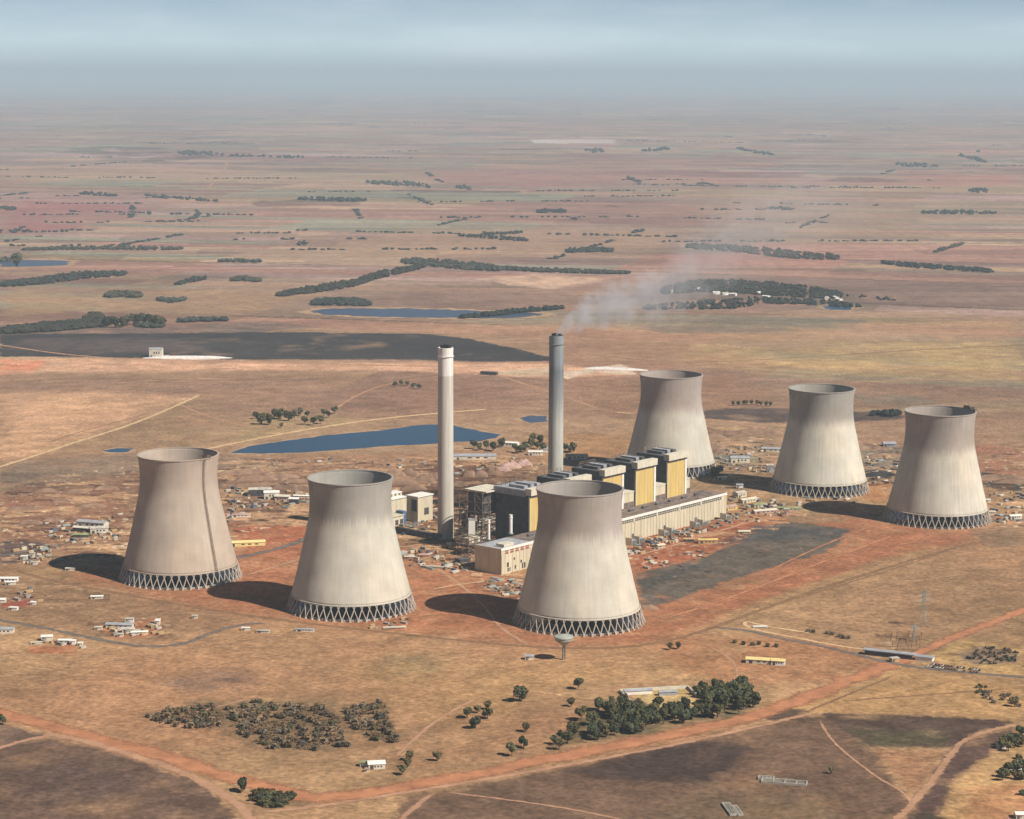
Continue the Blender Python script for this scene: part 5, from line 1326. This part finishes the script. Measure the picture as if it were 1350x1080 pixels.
SH = [
 (1005,874,34,10,4.5,-12,M_YROOF,M_PALE,'long yellow-roofed shed on the red ground above the dense tree belt'),
 (1026,876,14,9,5,-12,M_YROOF,M_WHITE,'short yellow-roofed shed with a white wall, right of the long one'),
 (698,869,9,7,4,0,M_ROOFG,M_WHITE,'tiny white hut on the grass below the nearest tower'),
 (496,1012,15,11,5,10,M_WHITE,M_PALE,'white-roofed shed below the scrub grove'),
 (480,1010,7,6,4,0,M_GREEN,M_PALE,'small green hut left of the white-roofed shed'),
 (484,1017,4,3,2.5,0,M_PINK,M_WHITE,'tiny pink-roofed shelter below the white-roofed shed'),
 (122,694,42,14,7,-18,M_ROOFG,M_PALE,'long grey-roofed workshop left of the first tower'),
 (113,701,34,10,6,-18,M_PALE,M_LOUV,'pale-roofed workshop in front of the grey one left of the first tower'),
 (131,702,24,12,7,10,M_WHITE,M_WHITE,'bright white store at the right end of the left workshops'),
 (107,708,20,9,4,0,M_GREEN,M_DARK,'low dark green shed below the left workshops'),
 (343,653,34,14,10,8,M_WHITE,M_DARK,'white-roofed store with a dark open front between the first two towers'),
 (358,657,22,14,10,8,M_WHITE,M_WHITE,'white store right of the dark open-fronted one'),
 (373,659,22,12,6,-10,M_PALE,M_PINK,'pale pink-walled store between the first two towers'),
 (388,664,14,10,8,-6,M_WHITE,M_LOUV,'small white-framed open shelter left of the second tower'),
 (398,656,24,6,3,-6,M_WHITE,M_PALE,'long low white shed touching the second tower outline'),
 (318,681,26,8,3,4,M_PINK,M_WHITE,'low pale shed right of the first tower'),
 (325,719,48,12,5,12,M_YROOF,M_YROOF,'bright yellow-roofed shed right of the first tower foot'),
 (403,760,10,6,4,6,M_YROOF,M_PALE,'little yellow hut on the red earth left of the second tower'),
 (12,766,22,8,4,0,M_WHITE,M_WHITE,'white cabin at the left edge beside the perimeter road'),
 (14,771,12,5,4,6,M_WHITE,M_WHITE,'second white cabin just below the left edge one'),
 (32,738,8,6,5,0,M_WHITE,M_PALE,'small white store beside the road at the left edge'),
 (43,735,5,5,6,0,M_WHITE,M_WHITE,'small white tower-like hut left of the first tower shadow'),
 (52,735,4,4,4,0,M_WHITE,M_WHITE,'tiny white hut left of the first tower shadow'),
 (45,744,8,5,3,0,M_WHITE,M_WHITE,'white cabin under the tiny hut left of the tower shadow'),
 (93,752,12,5,3,0,M_WHITE,M_PALE,'pale cabin at the tip of the first tower shadow'),
 (44,797,6,5,3,0,M_WHITE,M_WHITE,'single white cabin right of the small red patch'),
 (18,804,10,5,3,-10,M_WHITE,M_WHITE,'white cabin below the small red patch'),
 (2,794,10,8,4,0,M_WHITE,M_PALE,'white cabin at the left edge by the small red patch'),
 (128,789,14,5,3,8,M_WHITE,M_PALE,'pale cabin alone on the grass below the first tower shadow'),
 (158,827,30,9,4,-6,M_ROOFG,M_PALE,'long grey-roofed house in the cluster above the curved asphalt road'),
 (171,821,9,6,5,0,M_WHITE,M_WHITE,'white house behind the grey-roofed one'),
 (169,834,13,9,5,10,M_WHITE,M_WHITE,'bright white house in front of the grey-roofed one'),
 (184,836,18,5,3,14,M_WHITE,M_WHITE,'long white cabin right of the bright white house'),
 (159,839,6,5,3,0,M_WHITE,M_PALE,'tiny white cabin left of the bright white house'),
 (208,823,5,9,5,0,M_WHITE,M_WHITE,'narrow white cabin at the right of the house cluster'),
 (130,830,8,4,3,0,M_PALE,M_PALE,'tiny pale cabin at the left of the house cluster'),
 (4,834,24,10,5,4,M_ROOFG,M_WHITE,'grey-green roofed house at the left edge under the asphalt road'),
 (62,844,12,8,5,10,M_WHITE,M_WHITE,'white house below the asphalt road near the left edge'),
 (86,848,14,6,4,0,M_WHITE,M_WHITE,'white house right of the first one below the asphalt road'),
 (96,849,6,6,4,0,M_WHITE,M_WHITE,'small white cube-like house second from the right below the asphalt road'),
 (106,851,5,5,3,0,M_WHITE,M_WHITE,'rightmost tiny white house below the asphalt road'),
 (48,849,12,3,2,10,M_PALE,M_PALE,'low pale shed left of the white houses below the asphalt road'),
 (257,815,6,4,3,0,M_WHITE,M_PALE,'tiny hut on the grass left of the second tower'),
 (324,831,9,4,3,0,M_WHITE,M_PALE,'pale hut at the end of the asphalt road'),
 (347,834,14,4,2.5,-6,M_WHITE,M_PALE,'low pale hut right of the asphalt road end'),
 (402,832,20,4,2.5,-4,M_ROOFG,M_WHITE,'long low hut on the perimeter road below the second tower'),
 (672,588,26,9,5,-18,M_WHITE,M_WHITE,'white-roofed house among trees left of the smoking chimney'),
 (706,600,20,8,5,0,M_WHITE,M_PALE,'pale house right against the smoking chimney, left side'),
 (718,596,14,7,5,10,M_ROOFG,M_PALE,'grey-roofed house behind the pale one by the smoking chimney'),
 (625,605,60,14,5,4,M_ROOFG,M_PALE,'long grey shed behind the pale chimney'),
 (760,605,30,12,5,4,M_CREAM,M_PALE,'cream shed right of the smoking chimney'),
 (645,494,30,10,5,-20,M_ROOFD,M_DARK,'small dark shed at the start of the straight track'),
 (206,470,24,16,14,0,M_ROOFG,M_WHITE,'small plant building at the left end of the white heap'),
 (975,655,18,12,7,38,M_WHITE,M_CREAM,'cream building beyond the right end of the turbine hall'),
 (986,662,30,10,5,38,M_PALE,M_CREAM,'long cream annex near the right end of the turbine hall'),
 (1000,668,20,8,4,30,M_GREEN,M_PALE,'low green-roofed hut near the end of the turbine hall'),
 (960,672,26,12,5,38,M_PINK,M_YEL,'orange shed in front of the right end of the turbine hall'),
 (1008,676,36,10,4,22,M_PALE,M_PINK,'long low pinkish shed right of the turbine hall'),
 (1037,678,7,6,8,0,M_WHITE,M_PINK,'small pinkish tower hut by the dark yard'),
 (1040,672,34,8,3,-8,M_GREEN,M_PALE,'green-roofed open store above the dark yard'),
 (933,716,26,9,5,4,M_YEL,M_TIMBER,'orange-roofed hut on the red earth in front of the turbine hall'),
 (908,714,14,7,4,4,M_TIMBER,M_LOUV,'dark-fronted hut joined to the orange-roofed one'),
 (981,703,16,7,3,4,M_PALE,M_TIMBER,'pale hut at the top corner of the dark yard'),
 (907,731,5,4,3,0,M_WHITE,M_WHITE,'bright white cabin on the red earth in front of the turbine hall'),
 (870,722,12,8,4,38,M_PALE,M_TIMBER,'timber hut beside the front of the turbine hall'),
 (1305,678,14,8,4,0,M_WHITE,M_PALE,'pale hut right of the last tower'),
 (1338,684,18,8,5,20,M_WHITE,M_PALE,'pale hut at the right edge beyond the last tower'),
 (1302,662,8,6,4,0,M_WHITE,M_PALE,'little hut tucked beside the last tower shell'),
 (1015,622,9,8,9,0,M_WHITE,M_ROOFG,'small white-topped tank house left of the middle far tower'),
 (1020,595,34,10,4,-8,M_ROOFG,M_PALE,'grey shed behind the middle far tower'),
 (975,609,26,14,6,4,M_ROOFG,M_PALE,'grey shed in the yard right of the farthest tower'),
 (952,632,12,5,3,10,M_WHITE,M_PALE,'low pale hut by the trees at the farthest tower foot'),
 (975,643,10,8,5,0,M_ROOFG,M_WHITE,'grey hut below the middle tower shadow'),
 (1172,588,18,14,4,0,M_ROOFG,M_ROOFG,'pale grey pump house between the two right towers'),
 (1322,986,11,8,4,5,M_WHITE,M_WHITE,'white farmhouse under the upper right edge trees'),
 (1334,1018,16,6,3.5,-5,M_WHITE,M_ROOFG,'grey farmhouse among the lower right edge trees'),
 (1346,1078,10,8,4,0,M_WHITE,M_WHITE,'white shed in the bottom right corner'),
 (560,734,14,8,3,0,M_PINK,M_TIMBER,'pinkish hut on the red earth right of the second tower'),
 (540,736,12,5,2.5,0,M_PALE,M_TIMBER,'low pale hut right of the second tower'),
 (592,722,6,5,6,0,M_WHITE,M_WHITE,'white cabin at the foot of the pale chimney'),
 (610,742,16,12,6,38,M_ROOFD,M_DARK,'dark shed left of the turbine hall end wall'),
 (1179,872,9,6,4,20,M_WHITE,M_TIMBER,'little white-roofed guard hut in front of the gatehouse'),
]
for a in SH:
    px, py, L_, W_, H_, rz, rm, wm, lb = a
    shed(px, py, L_, W_, H_, rz, rm, wm, lb, flat=(L_ * W_ < 60 or rm is M_ROOFD), wins=3 if L_ > 12 else 1)
# village houses between the woods, small and far
for k, (px, py) in enumerate([(882,386),(944,388),(955,389),(1000,388),(920,383),(1090,395),(1102,394),(1106,397),(1010,393),(966,390)]):
    shed(px, py, 18, 10, 5, k * 17, M_WHITE, M_WHITE, 'pale house showing between the trees of the wooded village', name='house', cat='house', wins=1, group='pale houses of the wooded village')
# walled compound
wc = empty('walled_compound', (*S(882, 918), 0), rad(12), 'low white-walled compound with an open yard above the dense tree belt', 'compound')
MB().box(-38, 22, 20, 21, -.3, 2.6).box(-38.2, -37.2, -16, 19.99, -.3, 2.6).box(22.01, 23, -6, 21, -.3, 2.6).build('boundary_wall', M_PALE, wc)
MB().box(-36, -12, 10, 15, -.3, 3.2).build('building', M_WHITE, wc)
MB().gable(-36, -12, 10, 15, 3.2, 4.4).build('roof', M_ROOFG, wc)
MB().box(-8, 8, 2, 6, -.3, 3).build('annex', M_ROOFG, wc)
MB().gable(-8, 8, 2, 6, 3.0, 4.2).build('annex_roof', M_ROOFG, wc)
# ruins on burnt ground
for (px, py, L_, W_, rz, lb) in [(1034,1032,34,9,-14,'long roofless grey foundation on the burnt field at right'),(1010,1027,12,7,-10,'small roofless foundation left of the long one'),(962,1068,6,26,8,'narrow pale foundation near the bottom edge'),(972,1070,4,20,8,'thin pale slab beside the narrow foundation')]:
    e = empty('foundation', (*S(px, py), 0), rad(rz), lb, 'ruin')
    m = MB().box(-L_/2, L_/2, -W_/2, -W_/2+.7, -.2, 1.6).box(-L_/2, L_/2, W_/2-.7, W_/2, -.2, 1.6).box(-L_/2, -L_/2+.7, -W_/2+.71, W_/2-.71, -.2, 1.6).box(L_/2-.7, L_/2, -W_/2+.71, W_/2-.71, -.2, 1.6)
    for k in range(1, 4): m.box(-L_/2 + L_*k/4, -L_/2 + L_*k/4 + .5, -W_/2+.71, W_/2-.71, -.2, 1.3)
    m.build('wall_stub', M_CONC, e)
    MB().box(-L_/2+.71, L_/2-.71, -W_/2+.71, W_/2-.71, -.2, .25).build('slab', M_ROOFB, e)
# gatehouse canopy
gt = empty('gatehouse', (*S(1172, 866), 0), rad(-24), 'grey gatehouse with a long dark-fronted canopy across the asphalt road', 'gatehouse')
MB().box(-24, 24, -3, 5, 4.2, 5.0).build('canopy', M_ROOFG, gt)
MB().box(-22, 22, -2.6, -2.2, .2, 4.1).build('dark_front', M_DARK, gt)
MB().box(-8, 6, 0, 4, -.2, 4.1).build('booth', M_PALE, gt)
pm = MB()
for k in range(7): pm.bar((-22 + k*7.3, 4.5, -.3), (-22 + k*7.3, 4.5, 4.2), .25)
pm.build('post', M_WHITE, gt)
MB().box(24.5, 40, -2, 6, -.2, 3.4).build('office', M_WHITE, gt)
MB().box(24.1, 40.4, -2.4, 6.4, 3.4, 3.9).build('office_roof', M_ROOFG, gt)
# cars
def make_car(paint):
    c = empty('parked_car', (0, 0, 0))
    P = [(-2.1,-.85,.35),(2.1,-.85,.35),(2.1,.85,.35),(-2.1,.85,.35),(-2.1,-.85,.95),(2.1,-.85,.85),(2.1,.85,.85),(-2.1,.85,.95)]
    MB().hexa(P).build('body', paint, c)
    MB().hexa([(-1.5,-.75,.9),(1.0,-.75,.9),(1.0,.75,.9),(-1.5,.75,.9),(-1.1,-.62,1.45),(.4,-.62,1.45),(.4,.62,1.45),(-1.1,.62,1.45)]).build('cabin', M_GLASS, c)
    for x in (-1.35, 1.35):
        for y in (-.8, .8):
            MB().bar((x, y-.1, .32), (x, y+.1, .32), .32, 10).build('wheel', M_TYRE, c)
    return c
cars = [make_car(m) for m in (M_WHITE, M_DARK, M_BLUE, mat('red_paint', (0.35, 0.05, 0.04), rough=.4))]
names = ['white', 'black', 'blue', 'red']
uc = set(); rnd = random.Random(4)
a0 = Vector(S(1222, 879)); a1 = Vector(S(1292, 888)); dr = (a1 - a0); nn = Vector((-dr.y, dr.x)).normalized()
for row in (0, 9):
    for k in range(17):
        if rnd.random() < .2: continue
        ci = rnd.choice((0, 0, 1, 1, 2, 3))
        c = cars[ci] if ci not in uc else copy_tree(cars[ci]); uc.add(ci)
        p = a0 + dr * (k / 17) + nn * row
        c.location = (p.x, p.y, .05); c.rotation_euler = (0, 0, math.atan2(dr.y, dr.x) + rad(90) + rnd.uniform(-.05, .05))
        c['label'] = names[ci] + ' car parked in the rows right of the gatehouse'; c['category'] = 'car'; c['group'] = names[ci] + ' cars parked right of the gatehouse'
# pylons
def pylon(px, py, H_, rz, label):
    e = empty('pylon', (*S(px, py), 0), rad(rz), label, 'pylon', 'lattice power pylons')
    m = MB(); b = H_ * .11; tz = [0, .25, .45, .62, .76, .88, 1.0]; wd = [1, .72, .5, .36, .3, .26, .1]
    for (z0, w0), (z1, w1) in zip(zip(tz, wd), list(zip(tz, wd))[1:]):
        for sx, sy in ((1,1),(1,-1),(-1,-1),(-1,1)):
            A = (sx*b*w0, sy*b*w0, z0*H_); B = (sx*b*w1, sy*b*w1, z1*H_)
            m.bar(A, B, .22)
            m.bar(A, (-sy*b*w1 if sx == sy else sx*b*w1, sy*b*w1 if sx == sy else -sy*b*w1, z1*H_), .13)
    m.build('mast', M_GALV, e)
    for z, a in ((.7, .26), (.84, .22)):
        r = MB()
        for s in (1, -1):
            for yy in (-.6, .6): r.bar((0, yy, z*H_), (s*a*H_, 0, z*H_ + .3), .18); r.bar((0, yy, z*H_ + 2.2), (s*a*H_, 0, z*H_ + .3), .15)
        cr_ = r.build('crossarm', M_GALV, e)
        i_ = MB()
        for s in (1, -1): i_.bar((s*a*H_*.95, 0, z*H_ - 2.4), (s*a*H_*.95, 0, z*H_ + .3), .2)
        i_.build('insulator', M_PINK, cr_)
pylon(1217, 826, 36, 30, 'pale lattice pylon standing on the open field at right')
wt = empty('water_tower', (*S(743, 870), 0), 0, 'grey-green water tower on a single stem in front of the nearest cooling tower', 'water tower')
M_WT = mat('tank_concrete', (.36, .37, .31), var=.15)
MB().lathe([(1.6, -.5), (1.3, 8), (1.3, 13.6)], 20).build('stem', M_WT, wt)
MB().lathe([(1.3, 13.0), (8.2, 18.5), (8.6, 21.5), (8.3, 22.0), (.1, 23.6)], 40).build('tank', M_WT, wt, smooth=False)
MB().lathe([(8.7, 20.9), (9.0, 20.9), (9.0, 21.3), (8.7, 21.3)], 40, closed=True).build('ledge', M_CONC, wt)
MB().box(.9, 1.6, -1.5, -1.2, 0, 13).build('access_ladder', M_STEEL, wt)
pylon(1205, 845, 16, 30, 'short pylon right above the gatehouse')
# poles beyond the gatehouse
for k, (px, py) in enumerate(in_poly([(1165,842),(1215,836),(1215,856),(1180,858)], 24, 31, jit=4)):
    e = empty('yard_post', (*S(px, py), 0), 0, 'short dark post in the small switchyard above the gatehouse', 'post', 'posts of the small switchyard')
    MB().bar((0, 0, -.3), (0, 0, 5), .3, 6).build('post', M_STEEL, e); MB().bar((-1.5, 0, 4.6), (1.5, 0, 4.6), .2).build('crossarm', M_STEEL, e)

# ------------------------------------------------------------------ building-site clutter
rnd = random.Random(11)
def crate_mesh(kind):
    m = MB()
    if kind == 0:
        m.box(-3, 3, -1.2, 1.2, 0, 2.5)
        for k in range(9): m.box(-2.9 + k*.7, -2.65 + k*.7, -1.3, -1.2, .1, 2.4)
        return m
    if kind == 1:
        for k in range(5):
            for j in range(3): m.box(-4, 4, -1.6 + j*1.15, -.7 + j*1.15, k*.5, k*.5 + .38)
        return m
    if kind == 2:
        for j in range(4): m.bar((-5, j*1.1 - 1.6, .5), (5, j*1.1 - 1.6, .5), .5, 8)
        for j in range(3): m.bar((-5, j*1.1 - 1.05, 1.4), (5, j*1.1 - 1.05, 1.4), .5, 8)
        return m
    if kind == 4:
        for j in range(4): m.box(-4.5 + j*.4, 4 + j*.3, -1.8 + j*1.0, -1.2 + j*1.0, 0, .5 + .2*(j % 2))
        return m
    m.bar((0, -.9, 1.3), (0, .9, 1.3), 1.3, 14); m.bar((0, -1.1, 1.3), (0, -.9, 1.3), 1.7, 14); m.bar((0, .9, 1.3), (0, 1.1, 1.3), 1.7, 14)
    return m
CK = [('container', 'container'), ('timber_stack', 'timber stack'), ('pipe_stack', 'pipe stack'), ('cable_drum', 'cable drum'), ('steel_bundle', 'steel bundle')]
CMS = [[crate_mesh(k).mesh(CK[k][0], m) for m in ms] for k, ms in enumerate(((mat('faded_white', (.40,.35,.29), var=.25), mat('rusty_red', (.26,.12,.08), var=.3), mat('dull_blue', (.13,.17,.22), var=.3), M_CREAM), (M_TIMBER, M_TAN), (M_GALV, M_STEEL, M_TAN), (M_TIMBER, M_STEEL), (M_ROOFD, M_ROOFB)))]
CN = [['faded', 'rust red', 'blue', 'cream'], ['brown', 'pale'], ['grey', 'rusty', 'cream'], ['tan', 'rusty'], ['dark grey', 'brown']]
def clutter(P, n, seed, where, kinds=(0,0,1,2,3), sc=(.6, 1.15), jit=3):
    for px, py in in_poly(P, n, seed, jit=jit):
        k = rnd.choice(kinds); v = rnd.randrange(len(CMS[k])); g = S(px, py)
        o = bpy.data.objects.new(CK[k][0], CMS[k][v]); COL.objects.link(o)
        o.location = (g[0], g[1], 0); o.rotation_euler = (0, 0, PANG + rnd.choice((0, 1.57)) + rnd.uniform(-.15, .15)); s = rnd.uniform(*sc); o.scale = (s, s, s)
        tag(o, CN[k][v] + ' ' + CK[k][1] + ' lying ' + where, CK[k][1], CN[k][v] + ' ' + CK[k][1] + 's ' + where)
clutter([(822,722),(900,700),(955,680),(985,676),(960,692),(900,712),(850,730),(825,735)], 110, 1, 'in front of the turbine hall', jit=2)
clutter([(835,738),(870,730),(880,745),(845,752)], 9, 2, 'between the turbine hall and the dark yard')
clutter([(632,762),(650,762),(690,768),(700,785),(660,785),(640,775)], 36, 3, 'in front of the hall end near the nearest tower', (1,2,2,3), jit=2)
clutter([(525,728),(560,724),(612,742),(625,750),(600,757),(545,748)], 60, 4, 'on the ground below the pale chimney', (0,1,2,3), jit=2)
clutter([(606,665),(625,655),(655,700),(625,722),(606,716)], 44, 5, 'among the steel frames left of the hall', (1,2,2,0), jit=2)
clutter([(540,655),(575,650),(575,705),(525,705)], 34, 6, 'beside the plant buildings left of the chimney', jit=3)
clutter([(300,645),(330,640),(410,645),(410,672),(330,672),(300,690)], 80, 7, 'in the stores yard between the first two towers', jit=3)
clutter([(60,690),(100,685),(160,676),(155,690),(160,712),(110,718),(60,712)], 70, 8, 'round the left workshops', jit=3)
clutter([(15,722),(70,718),(75,738),(30,748)], 30, 9, 'in the yard at the left edge', (0,1,2,3), jit=3)
clutter([(5,780),(50,775),(60,790),(30,805)], 10, 10, 'by the small red patch at the left edge', (0,1))
clutter([(145,822),(210,818),(214,836),(150,842)], 22, 11, 'among the cabins above the curved asphalt road', (0,1), jit=3)
clutter([(50,842),(110,846),(110,855),(60,852)], 9, 12, 'among the houses below the asphalt road', (0,1))
clutter([(960,585),(1015,590),(1010,625),(950,618),(945,600)], 64, 13, 'in the yard between the far towers', jit=3)
clutter([(1140,600),(1185,598),(1180,640),(1150,640)], 36, 14, 'in the yard between the two right towers', (0,1,2), jit=3)
clutter([(960,655),(1030,660),(1040,680),(990,690),(960,680)], 50, 15, 'at the right end of the turbine hall', jit=2.5)
clutter([(1020,655),(1150,660),(1140,668),(1030,668)], 10, 16, 'below the middle far tower', (0,1,2))
clutter([(1300,645),(1350,650),(1350,690),(1305,690)], 36, 17, 'right of the last tower', jit=3)
clutter([(885,735),(905,728),(940,725),(930,735)], 6, 18, 'on the red earth beside the dark yard', (1,2))
clutter([(860,740),(950,725),(1080,702),(1080,720),(960,755),(880,790),(850,785)], 34, 19, 'stored on the dark yard', (4,), (.5,1.0), jit=5)
clutter([(210,600),(560,606),(560,620),(400,616)], 12, 20, 'on the ground below the reservoir', (0,2), jit=5)
clutter([(480,828),(545,812),(540,822),(500,832)], 10, 21, 'at the foot of the second tower', (1,2), (.5,.9))
clutter([(590,600),(640,600),(700,605),(720,612),(640,625),(600,625)], 20, 22, 'on the ground behind the chimneys', (0,1,2), jit=4)
# steel beams lying on the red earth
for (px, py, L_, rz, m, lb) in [(575,749,34,-14,M_PALE,'long pale precast beam lying on the red earth below the chimney'),(1002,828,14,6,M_WHITE,'white slab at the bend of the perimeter road'),(520,829,22,12,M_PALE,'pale beam lying at the right foot of the second tower')]:
    e = empty('precast_beam', (*S(px, py), 0), rad(rz), lb, 'beam')
    MB().box(-L_/2, L_/2, -1.4, 1.4, 1.2, 2.2).build('flange', m, e); MB().box(-L_/2, L_/2, -.4, .4, 0, 1.2).build('web', m, e)

# ------------------------------------------------------------------ smoke from the sooty chimney
sm = bpy.data.materials.new('smoke'); sm.use_nodes = True
N = sm.node_tree.nodes; L = sm.node_tree.links
for n_ in list(N):
    if n_.type != 'OUTPUT_MATERIAL': N.remove(n_)
so = [n_ for n_ in N if n_.type == 'OUTPUT_MATERIAL'][0]
t = N.new("ShaderNodeTexCoord"); sp = N.new("ShaderNodeSeparateXYZ"); L.new(t.outputs['Object'], sp.inputs[0])
PLUME = [(0, 0, 5), (6, 6, 7), (22, 22, 16), (50, 30, 24), (90, 36, 31), (135, 48, 40), (180, 80, 54), (240, 118, 68), (320, 150, 76), (400, 165, 70)]   # x, z of the middle, radius
XM = 400.0
def ramp(vals, mx_):
    r = N.new("ShaderNodeValToRGB"); e = r.color_ramp.elements
    r.color_ramp.interpolation = 'LINEAR'
    e[0].position = 0; e[0].color = (vals[0],)*3 + (1,); e[1].position = 1; e[1].color = (vals[-1],)*3 + (1,)
    for (x, _, _), v in list(zip(PLUME, vals))[1:-1]:
        k = e.new(x / XM); k.color = (v, v, v, 1)
    return r
def mth(op, a, b=None, c=None):
    m = N.new("ShaderNodeMath"); m.operation = op
    for i, v in enumerate((a, b, c)):
        if v is None: continue
        if isinstance(v, (int, float)): m.inputs[i].default_value = v
        else: L.new(v, m.inputs[i])
    return m.outputs[0]
xn = mth('DIVIDE', sp.outputs[0], XM)
rz_ = ramp([p[1]/200 for p in PLUME], 200); rr_ = ramp([p[2]/100 for p in PLUME], 100)
rd_ = ramp([5.0, 3.4, 1.5, .95, .66, .36, .15, .09, .045, 0.0], 1)
for r in (rz_, rr_, rd_): L.new(xn, r.inputs[0])
dz = mth('SUBTRACT', sp.outputs[2], mth('MULTIPLY', rz_.outputs[0], 200))
dd = mth('SQRT', mth('ADD', mth('MULTIPLY', sp.outputs[1], sp.outputs[1]), mth('MULTIPLY', dz, dz)))
q_ = mth('DIVIDE', dd, mth('MULTIPLY', rr_.outputs[0], 100))
nn_ = N.new("ShaderNodeTexNoise"); nn_.inputs['Scale'].default_value = 0.055; nn_.inputs['Detail'].default_value = 5; nn_.inputs['Roughness'].default_value = .6
L.new(t.outputs['Object'], nn_.inputs['Vector'])
edge = mth('SUBTRACT', mth('ADD', 1.0, mth('MULTIPLY', mth('SUBTRACT', nn_.outputs[0], .5), 2.8)), mth('MULTIPLY', q_, 1.05))
edge = mth('MINIMUM', mth('MAXIMUM', mth('MULTIPLY', edge, 1.3), 0), 1)
den = mth('MULTIPLY', mth('MULTIPLY', edge, rd_.outputs[0]), 0.042)
pv = N.new("ShaderNodeVolumePrincipled"); pv.inputs['Color'].default_value = (.86, .89, .93, 1)
L.new(den, pv.inputs['Density']); L.new(pv.outputs[0], so.inputs['Volume'])
tube = MB(); vs = []; fs = []; nseg = 20
for (x, z, r) in PLUME:
    for i in range(nseg):
        a = 2*math.pi*i/nseg; vs.append((x, r*1.5*math.cos(a), z + r*1.5*math.sin(a)))
k = len(PLUME)
for j in range(k-1):
    for i in range(nseg):
        i2 = (i+1) % nseg; fs.append((j*nseg+i, j*nseg+i2, (j+1)*nseg+i2, (j+1)*nseg+i))
fs += [tuple(range(nseg-1, -1, -1)), tuple(range((k-1)*nseg, k*nseg))]
smo = tube.add(vs, fs).build('smoke', sm)
smo.location = (g2[0] - 1, g2[1], 218.5); smo.rotation_euler = (0, 0, rad(14))
tag(smo, 'grey smoke drifting right from the sooty chimney', None, None, 'stuff')

# ------------------------------------------------------------------ haze: even air round everything
hb = MB().box(-175000, 175000, -170000, 175000, -8, 720)
hz = bpy.data.materials.new("haze_air"); hz.use_nodes = True
N = hz.node_tree.nodes; L = hz.node_tree.links
for n_ in list(N):
    if n_.type != 'OUTPUT_MATERIAL': N.remove(n_)
out = [n_ for n_ in N if n_.type == 'OUTPUT_MATERIAL'][0]
pv = N.new("ShaderNodeVolumePrincipled")
pv.inputs['Color'].default_value = (0.61, 0.80, 0.93, 1)
pv.inputs['Density'].default_value = 3.7e-5
pv.inputs['Anisotropy'].default_value = 0.0
L.new(pv.outputs[0], out.inputs['Volume'])
ho = hb.build('haze', hz)
tag(ho, "pale blue haze filling the air over the plain", None, None, 'stuff')
